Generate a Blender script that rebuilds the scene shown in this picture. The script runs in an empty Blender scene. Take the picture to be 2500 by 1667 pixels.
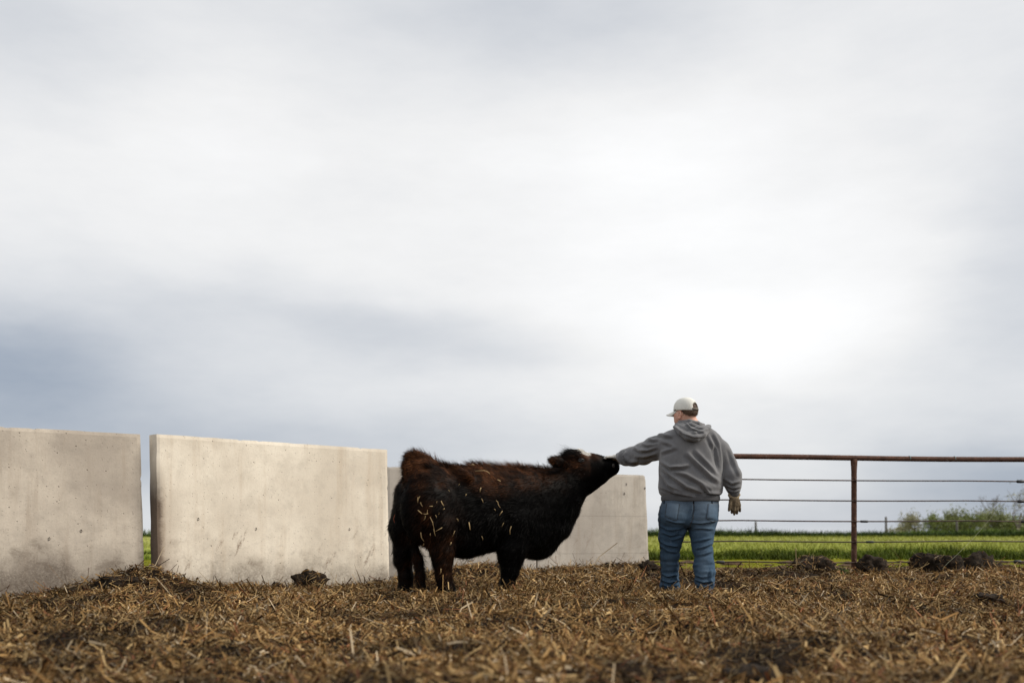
import bpy, math, random
import numpy as np
from mathutils import Vector
from mathutils.bvhtree import BVHTree

R = math.radians
rng = np.random.default_rng(7)
random.seed(7)
sc = bpy.context.scene
COL = sc.collection

# ------------------------------------------------------------------ camera
FPX, CX, HZ, CAMZ = 2430.6, 1250.0, 1308.0, 0.55     # focal length / horizon in photo pixels
cam = bpy.data.cameras.new('camera')
cam.lens = 35.0
cam.sensor_width = 36.0
cam.shift_y = (HZ - 833.5) / 2500.0
cam.clip_start = 0.05
cam.clip_end = 3000
cam.dof.use_dof = True
cam.dof.focus_distance = 9.45
cam.dof.aperture_fstop = 1.5
camo = bpy.data.objects.new('camera', cam)
camo.location = (0, 0, CAMZ)
camo.rotation_euler = (R(90), 0, 0)
COL.objects.link(camo)
sc.camera = camo

# ------------------------------------------------------------------ node helper
class S:
    """a socket with arithmetic"""
    def __init__(s, t, k): s.t, s.k = t, k
    def _m(s, op, *o, clamp=False):
        n = s.t.nodes.new('ShaderNodeMath'); n.operation = op; n.use_clamp = clamp
        for i, x in enumerate((s,) + o):
            if isinstance(x, S): s.t.links.new(x.k, n.inputs[i])
            else: n.inputs[i].default_value = x
        return S(s.t, n.outputs[0])
    def __add__(s, o): return s._m('ADD', o)
    def __radd__(s, o): return s._m('ADD', o)
    def __sub__(s, o): return s._m('SUBTRACT', o)
    def __mul__(s, o): return s._m('MULTIPLY', o)
    def __rmul__(s, o): return s._m('MULTIPLY', o)
    def __truediv__(s, o): return s._m('DIVIDE', o)
    def pow(s, o): return s._m('POWER', o)
    def max(s, o): return s._m('MAXIMUM', o)
    def min(s, o): return s._m('MINIMUM', o)
    def abs(s): return s._m('ABSOLUTE')
    def exp(s): return s._m('EXPONENT')
    def clamp(s): return s._m('ADD', 0.0, clamp=True)
    def step(s, a, b):
        n = s.t.nodes.new('ShaderNodeMapRange'); n.interpolation_type = 'SMOOTHSTEP'
        s.t.links.new(s.k, n.inputs['Value'])
        n.inputs['From Min'].default_value = a; n.inputs['From Max'].default_value = b
        n.inputs['To Min'].default_value = 0; n.inputs['To Max'].default_value = 1
        return S(s.t, n.outputs['Result'])
def lk(t, v, inp):
    if isinstance(v, S): t.links.new(v.k, inp)
    elif isinstance(v, (tuple, list)) and len(v) == 3 and inp.type == 'RGBA': inp.default_value = (*v, 1)
    else: inp.default_value = v
def mix(t, f, a, b):
    n = t.nodes.new('ShaderNodeMix'); n.data_type = 'RGBA'
    lk(t, f, n.inputs[0]); lk(t, a, n.inputs[6]); lk(t, b, n.inputs[7])
    return S(t, n.outputs[2])
def mapping(t, v, scale=(1, 1, 1), loc=(0, 0, 0)):
    n = t.nodes.new('ShaderNodeMapping'); t.links.new(v.k, n.inputs['Vector'])
    n.inputs['Scale'].default_value = scale; n.inputs['Location'].default_value = loc
    return S(t, n.outputs[0])
def noise(t, v, scale, detail=4, rough=0.55, dist=0.0):
    n = t.nodes.new('ShaderNodeTexNoise')
    if v is not None: t.links.new(v.k, n.inputs['Vector'])
    n.inputs['Scale'].default_value = scale; n.inputs['Detail'].default_value = detail
    n.inputs['Roughness'].default_value = rough; n.inputs['Distortion'].default_value = dist
    return S(t, n.outputs[0])
def voronoi(t, v, scale):
    n = t.nodes.new('ShaderNodeTexVoronoi'); t.links.new(v.k, n.inputs['Vector'])
    n.inputs['Scale'].default_value = scale
    return S(t, n.outputs['Distance']), S(t, n.outputs['Color'])
def coords(t, which='Object'):
    n = t.nodes.new('ShaderNodeTexCoord'); return S(t, n.outputs[which])
def sep(t, v):
    n = t.nodes.new('ShaderNodeSeparateXYZ'); t.links.new(v.k, n.inputs[0])
    return [S(t, o) for o in n.outputs]
def comb(t, x, y, z):
    n = t.nodes.new('ShaderNodeCombineXYZ')
    for i, v in enumerate((x, y, z)): lk(t, v, n.inputs[i])
    return S(t, n.outputs[0])
def attr(t, name='Col'):
    n = t.nodes.new('ShaderNodeAttribute'); n.attribute_name = name
    return S(t, n.outputs['Color'])
def bump(t, h, strength=0.3, dist=0.01):
    n = t.nodes.new('ShaderNodeBump'); t.links.new(h.k, n.inputs['Height'])
    n.inputs['Strength'].default_value = strength; n.inputs['Distance'].default_value = dist
    return S(t, n.outputs[0])
def material(name, fn):
    m = bpy.data.materials.new(name); m.use_nodes = True
    t = m.node_tree; b = t.nodes['Principled BSDF']
    d = fn(t)
    for k, v in d.items(): lk(t, v, b.inputs[k])
    return m

# ------------------------------------------------------------------ world and sun
SUN = Vector((0.80, -0.06, 0.60)).normalized()
world = bpy.data.worlds.new('World'); sc.world = world; world.use_nodes = True
t = world.node_tree; t.nodes.clear()
out = t.nodes.new('ShaderNodeOutputWorld'); bg = t.nodes.new('ShaderNodeBackground')
t.links.new(bg.outputs[0], out.inputs[0]); bg.inputs[1].default_value = 0.1
sky = t.nodes.new('ShaderNodeTexSky'); sky.sky_type = 'NISHITA'; sky.sun_disc = False
sky.sun_elevation = math.asin(SUN.z); sky.sun_rotation = math.atan2(SUN.x, SUN.y)
g = coords(t, 'Generated'); gx, gy, gz = sep(t, g)
az = gx._m('ARCTAN2', gy); el = gz._m('ARCSINE')
w1 = noise(t, mapping(t, g, (1, 1, 2.2)), 2.3, 5, 0.55)
w2 = noise(t, mapping(t, g, (1, 1, 2.6), (3.1, 1.7, .4)), 3.1, 5, 0.55)
w3 = noise(t, mapping(t, g, (1, 1, 3.2), (7.1, 4.7, 2.4)), 4.5, 7, 0.62)
az = az + (w1 - 0.5) * 0.22
el = el + (w2 - 0.5) * 0.10
def blob(px, py, sx, sy):
    a0 = math.atan((px - CX) / FPX); e0 = math.atan((HZ - py) / FPX * math.cos(a0))
    qx = (az - a0) * (FPX / sx); qy = (el - e0) * (FPX / sy)
    return ((qx * qx + qy * qy) * -1.0).exp()
lum = (w3 - 0.5) * 0.24 + 0.875
for b in ((300, 330, 560, 260, .13), (1050, 560, 700, 200, .07), (1800, 480, 620, 330, .17), (1800, 830, 540, 170, .20), (1500, 620, 500, 30, -.03), (2050, 420, 300, 60, -.03),
          (1350, 40, 420, 130, -.17), (30, 60, 260, 170, -.16), (-20, 910, 480, 150, -.37), (930, 790, 420, 55, -.13),
          (1180, 850, 330, 45, -.10), (950, 1150, 520, 130, -.12), (300, 1120, 500, 120, -.16), (2500, 1200, 330, 110, -.36), (1850, 1290, 500, 50, -.16),
          (2500, 640, 190, 330, -.17), (2250, 880, 200, 60, -.05)):
    lum = lum + blob(*b[:4]) * b[4]
lum = lum.max(0.30).min(1.12)
cool = (lum * -1.0 + 0.98).clamp()                       # thin cloud lets the blue through
cr = lum - cool * 0.20; cg = lum - cool * 0.085; cb = lum + cool * 0.10
n = t.nodes.new('ShaderNodeCombineColor')
for i, v in enumerate((cr * 9.4, cg * 9.4, cb * 9.4)): t.links.new(v.k, n.inputs[i])
cl = mix(t, 0.94, S(t, sky.outputs[0]), S(t, n.outputs[0]))
t.links.new(cl.k, bg.inputs[0])
sun = bpy.data.lights.new('sun', 'SUN'); sun.energy = 3.5; sun.angle = R(24); sun.color = (1.0, 0.93, 0.82)
suno = bpy.data.objects.new('sun', sun); COL.objects.link(suno)
suno.rotation_euler = SUN.to_track_quat('Z', 'Y').to_euler()
suno.location = (8, -4, 12)
vs = sc.view_settings
vs.view_transform = 'Standard'; vs.look = 'None'; vs.exposure = 0.0; vs.gamma = 1.0
sc.render.film_transparent = False
sc.cycles.use_denoising = True

# ------------------------------------------------------------------ general helpers
def P(px, py, d):
    """photo pixel at depth d (metres) -> world"""
    return np.array(((px - CX) / FPX * d, d, CAMZ + (HZ - py) / FPX * d))
def proj(V):
    return CX + FPX * V[:, 0] / V[:, 1], HZ - FPX * (V[:, 2] - CAMZ) / V[:, 1]
def tag(o, label=None, cat=None, group=None, kind=None):
    if label: o['label'] = label
    if cat: o['category'] = cat
    if group: o['group'] = group
    if kind: o['kind'] = kind
    return o
def root(name, loc, label=None, cat=None, group=None):
    o = bpy.data.objects.new(name, None); o.location = [float(x) for x in loc]; o.empty_display_size = 0.2
    COL.objects.link(o)
    return tag(o, label, cat, group)
def origin(o):
    v = np.zeros(3)
    while o is not None:
        v += np.array(o.location); o = o.parent
    return v
def meshdata(name, V, F, mat=None, smooth=True, col=None):
    """F: (n,3) or (n,4) int array, or a list of tuples"""
    me = bpy.data.meshes.new(name)
    V = np.asarray(V, dtype=np.float32)
    if isinstance(F, np.ndarray):
        k = F.shape[1]
        me.vertices.add(len(V)); me.vertices.foreach_set('co', V.ravel())
        me.loops.add(F.size); me.loops.foreach_set('vertex_index', F.astype(np.int32).ravel())
        me.polygons.add(len(F))
        me.polygons.foreach_set('loop_start', np.arange(0, F.size, k, dtype=np.int32))
        me.polygons.foreach_set('loop_total', np.full(len(F), k, dtype=np.int32))
        me.update(calc_edges=True)
    else:
        me.from_pydata([tuple(map(float, v)) for v in V], [], F); me.update()
    if smooth: me.polygons.foreach_set('use_smooth', np.ones(len(me.polygons), dtype=bool))
    if col is not None:
        a = me.color_attributes.new('Col', 'FLOAT_COLOR', 'POINT')
        c = np.ones((len(V), 4), dtype=np.float32); c[:, :3] = col
        a.data.foreach_set('color', c.ravel())
    if mat: me.materials.append(mat)
    return me
def mk(name, V, F, mat, parent=None, smooth=True, col=None, **kw):
    """V in world coordinates"""
    V = np.asarray(V, dtype=np.float64)
    if parent is not None:
        loc = np.zeros(3); V = V - origin(parent)
    elif kw.get('kind') == 'structure': loc = np.zeros(3)
    else:
        loc = np.array(((V[:, 0].min() + V[:, 0].max()) / 2, (V[:, 1].min() + V[:, 1].max()) / 2, V[:, 2].min())); V = V - loc
    o = bpy.data.objects.new(name, meshdata(name, V, F, mat, smooth, col))
    o.location = loc; COL.objects.link(o); o.parent = parent
    return tag(o, **kw)
def hash2(ix, iy, seed):
    h = (ix.astype(np.int64) * 374761393 + iy.astype(np.int64) * 668265263 + seed * 974711) & 0x7fffffff
    h = ((h ^ (h >> 13)) * 1274126177) & 0x7fffffff
    return ((h ^ (h >> 16)) & 0xffff) / 65535.0
def vnoise(x, y, f, seed=0):
    x = np.asarray(x, float) * f; y = np.asarray(y, float) * f
    ix = np.floor(x); iy = np.floor(y); fx = x - ix; fy = y - iy
    fx = fx * fx * (3 - 2 * fx); fy = fy * fy * (3 - 2 * fy)
    a = hash2(ix, iy, seed); b = hash2(ix + 1, iy, seed); c = hash2(ix, iy + 1, seed); d = hash2(ix + 1, iy + 1, seed)
    return (a * (1 - fx) + b * fx) * (1 - fy) + (c * (1 - fx) + d * fx) * fy
def fbm(x, y, f, o=4, seed=0):
    s = 0; a = .5; n = 0
    for i in range(o):
        s = s + a * vnoise(x, y, f * 2 ** i, seed + i * 17); n += a; a *= .5
    return s / n
def noise3(V, f, seed=0):
    return (vnoise(V[:, 0] + .37 * V[:, 2], V[:, 1], f, seed) + vnoise(V[:, 1] - .41 * V[:, 0], V[:, 2], f, seed + 5) + vnoise(V[:, 2] + .29 * V[:, 1], V[:, 0], f, seed + 9)) / 3
def sstep(a, b, x):
    q = np.clip((x - a) / (b - a), 0, 1); return q * q * (3 - 2 * q)

# implicit surfaces: smooth unions of tapered limbs and lofts, meshed with surface nets
class Field:
    def __init__(s, lo, hi, h):
        s.lo = np.array(lo, float); s.h = h
        s.n = np.ceil((np.array(hi) - s.lo) / h).astype(int) + 1
        s.F = np.full(s.n, 0.6, dtype=np.float32)
    def block(s, lo, hi):
        i0 = np.clip(np.floor((np.array(lo) - s.lo) / s.h).astype(int), 0, s.n - 1)
        i1 = np.clip(np.ceil((np.array(hi) - s.lo) / s.h).astype(int) + 1, 1, s.n)
        sl = tuple(slice(a, b) for a, b in zip(i0, i1))
        ax = [s.lo[i] + s.h * np.arange(i0[i], i1[i]) for i in range(3)]
        return sl, ax[0][:, None, None], ax[1][None, :, None], ax[2][None, None, :]
    def put(s, sl, d, k, op='union'):
        a = s.F[sl]
        if op == 'cut': d = -d; h = np.clip(.5 - .5 * (d - a) / k, 0, 1); s.F[sl] = d * (1 - h) + a * h + k * h * (1 - h) if False else np.maximum(a, d); return
        h = np.clip(.5 + .5 * (a - d) / k, 0, 1)
        s.F[sl] = a * (1 - h) + d * h - k * h * (1 - h)
    def cone(s, a, b, ra, rb, k=.03, sc_=(1, 1, 1), op='union'):
        a = np.array(a, float); b = np.array(b, float); m = max(ra, rb) + .12 + k
        sl, x, y, z = s.block(np.minimum(a, b) - m, np.maximum(a, b) + m)
        i = 1 / np.array(sc_, float)
        px, py, pz = (x - a[0]) * i[0], (y - a[1]) * i[1], (z - a[2]) * i[2]
        ba = (b - a) * i; L = max(ba @ ba, 1e-9)
        tt = np.clip((px * ba[0] + py * ba[1] + pz * ba[2]) / L, 0, 1)
        d = np.sqrt((px - tt * ba[0]) ** 2 + (py - tt * ba[1]) ** 2 + (pz - tt * ba[2]) ** 2) - (ra + (rb - ra) * tt)
        s.put(sl, d * min(1, min(sc_)), k, op)
    def chain(s, pts, k=.03, sc_=(1, 1, 1)):
        for (a, ra), (b, rb) in zip(pts[:-1], pts[1:]): s.cone(a, b, ra, rb, k, sc_)
    def ellipsoid(s, c, r, k=.03, M=None, op='union'):
        c = np.array(c, float); r = np.array(r, float); m = r.max() + .1 + k
        sl, x, y, z = s.block(c - m, c + m)
        q = [x - c[0], y - c[1], z - c[2]]
        if M is not None: q = [M[i][0] * q[0] + M[i][1] * q[1] + M[i][2] * q[2] for i in range(3)]
        kk = np.sqrt((q[0] / r[0]) ** 2 + (q[1] / r[1]) ** 2 + (q[2] / r[2]) ** 2)
        s.put(sl, (kk - 1) * r.min(), k, op)
    def loft(s, ax, ts, c1, r1, c2, r2, k=.03, p=2.0):
        """stacked superellipses along axis ax; other two axes in order"""
        ts = np.array(ts, float); o = np.argsort(ts); ts = ts[o]
        c1, r1, c2, r2 = [np.array(q, float)[o] for q in (c1, r1, c2, r2)]
        T = s.lo[ax] + s.h * np.arange(s.n[ax])
        I = lambda q: np.interp(T, ts, q)
        sh = [1, 1, 1]; sh[ax] = -1
        o1, o2 = [i for i in range(3) if i != ax]
        X = [(s.lo[i] + s.h * np.arange(s.n[i])).reshape([-1 if j == i else 1 for j in range(3)]) for i in range(3)]
        C1, R1, C2, R2 = [I(q).reshape(sh) for q in (c1, r1, c2, r2)]
        q = (np.abs(X[o1] - C1) / R1) ** p + (np.abs(X[o2] - C2) / R2) ** p
        d = (q ** (1 / p) - 1) * np.minimum(R1, R2)
        e = np.maximum(ts[0] - X[ax], X[ax] - ts[-1])
        d = np.maximum(d, e)
        s.put((slice(None),) * 3, d, k)
    def mesh(s, smooth=0):
        F = s.F; ins = F < 0
        n0, n1, n2 = np.array(F.shape) - 1
        cnt = np.zeros((n0, n1, n2), np.int8)
        for i in (0, 1):
            for j in (0, 1):
                for k in (0, 1): cnt += ins[i:n0 + i, j:n1 + j, k:n2 + k]
        act = (cnt > 0) & (cnt < 8)
        ci = np.argwhere(act); idx = np.full(act.shape, -1, np.int64); idx[act] = np.arange(len(ci))
        corner = np.array([(i, j, k) for i in (0, 1) for j in (0, 1) for k in (0, 1)])
        val = np.stack([F[ci[:, 0] + c[0], ci[:, 1] + c[1], ci[:, 2] + c[2]] for c in corner], 1).astype(float)
        acc = np.zeros((len(ci), 3)); w = np.zeros(len(ci))
        for a in range(8):
            for b in range(a + 1, 8):
                if np.abs(corner[a] - corner[b]).sum() != 1: continue
                va, vb = val[:, a], val[:, b]; m = (va < 0) != (vb < 0)
                q = np.where(m, va / np.where(m, va - vb, 1), 0)
                acc += np.where(m[:, None], corner[a] + q[:, None] * (corner[b] - corner[a]), 0); w += m
        V = s.lo + s.h * (ci + acc / w[:, None])
        faces = []
        for ax in range(3):
            o1, o2 = (ax + 1) % 3, (ax + 2) % 3
            sl0 = [slice(1, -1)] * 3; sl1 = [slice(1, -1)] * 3
            sl0[ax] = slice(0, -1); sl1[ax] = slice(1, None)
            A = ins[tuple(sl0)]; B = ins[tuple(sl1)]
            e = np.argwhere(A != B)
            if not len(e): continue
            st = A[tuple(e.T)]
            off = np.array([1, 1, 1]); off[ax] = 0; e = e + off
            def g(d1, d2):
                c = e.copy(); c[:, o1] -= d1; c[:, o2] -= d2
                return idx[c[:, 0], c[:, 1], c[:, 2]]
            q = np.stack([g(1, 1), g(0, 1), g(0, 0), g(1, 0)], 1)
            q[~st] = q[~st][:, ::-1]
            faces.append(q)
        Fq = np.concatenate(faces); Fq = Fq[(Fq >= 0).all(1)]
        for _ in range(smooth): V = laplace(V, Fq)
        return V, Fq
def laplace(V, F, f=.5):
    acc = np.zeros_like(V); w = np.zeros(len(V))
    for a in range(F.shape[1]):
        b = (a + 1) % F.shape[1]
        np.add.at(acc, F[:, a], V[F[:, b]]); np.add.at(acc, F[:, b], V[F[:, a]])
        np.add.at(w, F[:, a], 1); np.add.at(w, F[:, b], 1)
    return V * (1 - f) + f * acc / np.maximum(w, 1)[:, None]
def normals(V, F):
    n = np.cross(V[F[:, 2]] - V[F[:, 0]], V[F[:, 3 if F.shape[1] > 3 else 1]] - V[F[:, 1 if F.shape[1] > 3 else 0]])
    if F.shape[1] == 3: n = np.cross(V[F[:, 1]] - V[F[:, 0]], V[F[:, 2]] - V[F[:, 0]])
    N = np.zeros_like(V)
    for k in range(F.shape[1]): np.add.at(N, F[:, k], n)
    return N / np.maximum(np.linalg.norm(N, axis=1), 1e-12)[:, None]
def bvh_of(V, F): return BVHTree.FromPolygons([tuple(v) for v in V], [tuple(int(i) for i in f) for f in F])
def sample(V, F, n, rg):
    T = np.concatenate([F[:, [0, 1, 2]], F[:, [0, 2, 3]]])
    a = np.linalg.norm(np.cross(V[T[:, 1]] - V[T[:, 0]], V[T[:, 2]] - V[T[:, 0]]), axis=1)
    k = rg.choice(len(T), n, p=a / a.sum())
    u, v = rg.random(n), rg.random(n); m = u + v > 1; u[m] = 1 - u[m]; v[m] = 1 - v[m]
    return V[T[k, 0]] * (1 - u - v)[:, None] + V[T[k, 1]] * u[:, None] + V[T[k, 2]] * v[:, None], T[k]
def tube(pts, rad, seg=10, caps=True):
    pts = np.array(pts, float); n = len(pts); rad = np.broadcast_to(np.array(rad, float), (n,))
    T = np.gradient(pts, axis=0); T /= np.linalg.norm(T, axis=1)[:, None]
    up = np.array((0, 0, 1.)) if abs(T[0, 2]) < .9 else np.array((0, 1., 0))
    V = []
    for i in range(n):
        a = np.cross(T[i], up); a /= np.linalg.norm(a); b = np.cross(a, T[i])
        for k in range(seg):
            an = 2 * math.pi * k / seg; V.append(pts[i] + rad[i] * (math.cos(an) * a + math.sin(an) * b))
    F = [(i * seg + k, i * seg + (k + 1) % seg, (i + 1) * seg + (k + 1) % seg, (i + 1) * seg + k) for i in range(n - 1) for k in range(seg)]
    if caps: F += [tuple(range(seg))[::-1], tuple((n - 1) * seg + k for k in range(seg))]
    return np.array(V), F
def join(parts):
    V, F, o = [], [], 0
    for v, f in parts:
        V.append(np.asarray(v)); F += [tuple(int(i) + o for i in q) for q in f]; o += len(v)
    return np.concatenate(V), F
def strips(c, d, up, L, w, bend, k=3, taper=False):
    """n curved ribbons: centre c, direction d, bending towards up, width vector across"""
    n = len(c); side = np.cross(d, up); side /= np.maximum(np.linalg.norm(side, axis=1), 1e-9)[:, None]
    V = np.zeros((n, k, 2, 3)); ts = np.linspace(-1, 1, k) if not taper else np.linspace(0, 1, k)
    for i, q in enumerate(ts):
        s = .5 if not taper else 1.0
        p = c + d * (q * L * s)[:, None] + up * (bend * q * q)[:, None]
        ww = w * .5 * ((1 - .93 * q) if taper else 1.0)
        V[:, i, 0] = p - side * ww[:, None]; V[:, i, 1] = p + side * ww[:, None]
    base = np.arange(n)[:, None] * (2 * k)
    F = np.concatenate([base + np.array((2 * i, 2 * i + 1, 2 * i + 3, 2 * i + 2)) for i in range(k - 1)])
    return V.reshape(-1, 3), F
def unit(v): return v / np.maximum(np.linalg.norm(v, axis=-1, keepdims=True), 1e-9)

# ------------------------------------------------------------------ materials
def m_concrete(seedloc, lo, hi, dirt, lines=(), end_stain=0.0, scuff=0.0, blotch=0.5):
    def f(t):
        v = mapping(t, coords(t), (1, 1, 1), seedloc); pc = attr(t); ss, zz, _ = sep(t, pc)     # metres along / above ground
        big = noise(t, v, 1.1, 5, .6); mid = noise(t, v, 6, 6, .65); fine = noise(t, v, 55, 4, .7)
        streak = noise(t, mapping(t, comb(t, ss, zz, 0.0), (8, .55, 1), seedloc), 1.0, 5, .65)
        c = mix(t, big.step(.36, .64), lo, hi)
        c = mix(t, mid.step(.42, .75) * .45, c, tuple(.72 * q for q in lo))
        c = mix(t, streak.step(.5, .72) * .42, c, tuple(q * w for q, w in zip(lo, (.78, .70, .62))))
        c = mix(t, fine.step(.48, .8) * .4, c, tuple(.62 * q for q in lo))
        edge = zz + (big - .5) * .75 + (mid - .5) * .5
        foot = edge._m('MULTIPLY', -1.0).step(-dirt - .25, -dirt + .22)
        c = mix(t, foot * .85 * (fine.step(.25, .6) * .4 + .6), c, (.10, .076, .057))
        blot = noise(t, mapping(t, v, (1, 1, 1.7), (5, 2, 1)), 2.1, 7, .72)
        c = mix(t, blot.step(.52, .68) * edge._m('MULTIPLY', -1.0).step(-.95, -.1) * blotch, c, (.15, .115, .085))
        if scuff:
            dg = mapping(t, comb(t, ss * .9 - zz * .42, zz * .9 + ss * .42, 0.0), (7.5, 1.7, 1), (3, 1, 0))
            sc1 = noise(t, dg, 1.0, 6, .7); win = zz.step(.12, .28) * zz._m('MULTIPLY', -1.0).step(-.74, -.5)
            c = mix(t, sc1.step(.57, .66) * win * scuff * fine.step(.3, .6), c, (.17, .105, .065))
        if end_stain:
            es = ss + (mid - .5) * .16 + zz * .035 + (fine - .5) * .05
            c = mix(t, es._m('MULTIPLY', -1.0).step(-.13, -.03) * zz._m('MULTIPLY', -1.0).step(-1.28, -.85) * end_stain, c, (.055, .036, .024))
            c = mix(t, (es - .02)._m('MULTIPLY', -1.0).step(-.30, -.05) * .35 * zz._m('MULTIPLY', -1.0).step(-1.3, -.6), c, (.27, .19, .13))
        d1, k1 = voronoi(t, v, 15); r1 = sep(t, k1)[0]
        pit = d1._m('MULTIPLY', -1.0).step(-.11, -.045) * r1.step(.62, .70)
        d2, k2 = voronoi(t, v, 40); r2 = sep(t, k2)[1]
        pit2 = d2._m('MULTIPLY', -1.0).step(-.2, -.08) * r2.step(.70, .78)
        pits = (pit + pit2 * .7).clamp()
        c = mix(t, pits * .8, c, (.09, .07, .052))
        for zl in lines:
            c = mix(t, (zz + (mid - .5) * .012 - zl).abs()._m('MULTIPLY', -1.0).step(-.007, -.001) * .35, c, (.14, .12, .10))
        hgt = fine * .4 + mid * .5 - pits * 1.5
        return {'Base Color': c, 'Roughness': .88, 'Normal': bump(t, hgt, .5, .008)}
    return f
def m_attr(rough=.8, spec=.3, var=0.0, trans=0.0):
    def f(t):
        c = attr(t)
        if var:
            c = mix(t, noise(t, coords(t), 55, 3).step(.35, .7) * var, c, (.03, .02, .012))
        d = {'Base Color': c, 'Roughness': rough, 'Specular IOR Level': spec}
        return d
    return f
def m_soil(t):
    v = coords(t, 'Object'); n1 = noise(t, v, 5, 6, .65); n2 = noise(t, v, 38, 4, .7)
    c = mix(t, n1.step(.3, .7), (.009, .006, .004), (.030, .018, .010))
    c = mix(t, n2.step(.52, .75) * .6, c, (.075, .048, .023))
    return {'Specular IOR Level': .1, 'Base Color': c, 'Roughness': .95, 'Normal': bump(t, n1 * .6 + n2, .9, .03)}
def m_field(t):
    v = coords(t, 'Object'); x, y, z = sep(t, v)
    n1 = noise(t, v, .45, 6, .65); n2 = noise(t, v, 3.2, 5, .65); n3 = noise(t, mapping(t, v, (.35, 1, 1)), .12, 4)
    moss = mix(t, n2.step(.35, .7), (.115, .118, .006), (.20, .185, .010))
    mud = (n1 * .45 + n2 * .7 + (y * -.04) + .555).step(.46, .58)
    moss = mix(t, mud * .85, moss, (.075, .05, .028))
    grass = mix(t, n1.step(.3, .7), (.15, .20, .025), (.26, .29, .05))
    far = mix(t, n3.step(.35, .65), (.26, .27, .075), (.36, .35, .13))
    grass = mix(t, y.step(24, 50), grass, far)
    c = mix(t, (y + (n1 - .5) * 4).step(21.0, 24.0), moss, grass)
    return {'Specular IOR Level': .03, 'Base Color': c, 'Roughness': .95, 'Normal': bump(t, n2, .6, .05)}
def m_rust(t):
    v = coords(t); n1 = noise(t, v, 7, 6, .65); n2 = noise(t, v, 45, 4, .7)
    c = mix(t, n1.step(.35, .65), (.060, .030, .020), (.115, .058, .040))
    c = mix(t, n2.step(.56, .7) * .6, c, (.24, .10, .045))
    c = mix(t, noise(t, mapping(t, v, (1, 1, 1), (4, 1, 2)), 26, 4).step(.64, .7) * .5, c, (.32, .25, .2))
    return {'Base Color': c, 'Roughness': .8, 'Metallic': .0, 'Specular IOR Level': .2, 'Normal': bump(t, n2, .3, .004)}
def m_cable(t):
    n2 = noise(t, mapping(t, coords(t), (6, 30, 30)), 3, 4)
    return {'Base Color': mix(t, n2.step(.4, .7), (.035, .022, .018), (.10, .055, .04)), 'Roughness': .6, 'Metallic': .3}
def m_plain(c1, c2, scale, rough, spec=.4, bstr=0.0, bd=.004):
    def f(t):
        v = coords(t); n1 = noise(t, v, scale, 5, .6)
        d = {'Base Color': mix(t, n1.step(.3, .7), c1, c2), 'Roughness': rough, 'Specular IOR Level': spec}
        if bstr: d['Normal'] = bump(t, n1, bstr, bd)
        return d
    return f
def m_fleece(c1=(.125, .125, .132), c2=(.175, .174, .18)):
    def f(t):
        v = coords(t); n1 = noise(t, v, 5, 4, .6); n2 = noise(t, v, 420, 2, .7); n3 = noise(t, v, 38, 4, .7)
        c = mix(t, n1.step(.3, .7), c1, c2)
        c = mix(t, n2.step(.45, .7) * .25, c, (.20, .2, .2))
        c = mix(t, n3.step(.62, .75) * .2, c, (.06, .055, .05))
        return {'Base Color': c, 'Roughness': .95, 'Specular IOR Level': .1, 'Sheen Weight': .35, 'Sheen Roughness': .5, 'Normal': bump(t, n2 * .5 + n3, .25, .003)}
    return f
def m_rib(t):
    v = coords(t); n1 = noise(t, v, 9, 4)
    n = t.nodes.new('ShaderNodeTexWave'); t.links.new(v.k, n.inputs[0]); n.inputs['Scale'].default_value = 60; n.bands_direction = 'X'
    return {'Base Color': mix(t, n1, (.10, .10, .105), (.135, .135, .14)), 'Roughness': .95, 'Specular IOR Level': .1, 'Normal': bump(t, S(t, n.outputs[1]), .6, .004)}
def m_denim(t):
    c0 = attr(t); v = coords(t); n1 = noise(t, v, 7, 5, .6)
    n2 = noise(t, mapping(t, v, (160, 160, 30)), 1.0, 3, .7)
    c = mix(t, n1.step(.4, .8) * .45, c0, (.032, .055, .09))
    c = mix(t, n2.step(.5, .75) * .30, c, (.20, .26, .33))
    return {'Base Color': c, 'Roughness': .9, 'Specular IOR Level': .15, 'Normal': bump(t, n2 * .4 + n1, .25, .003)}
def m_fur(t):
    c = attr(t)
    return {'Base Color': c, 'Roughness': .5, 'Specular IOR Level': .05}
def m_skin(t):
    v = coords(t); n1 = noise(t, v, 28, 4)
    return {'Base Color': mix(t, n1.step(.3, .7), (.58, .29, .205), (.68, .40, .30)), 'Roughness': .55, 'Subsurface Weight': .12, 'Subsurface Radius': (.012, .005, .003)}
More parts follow.
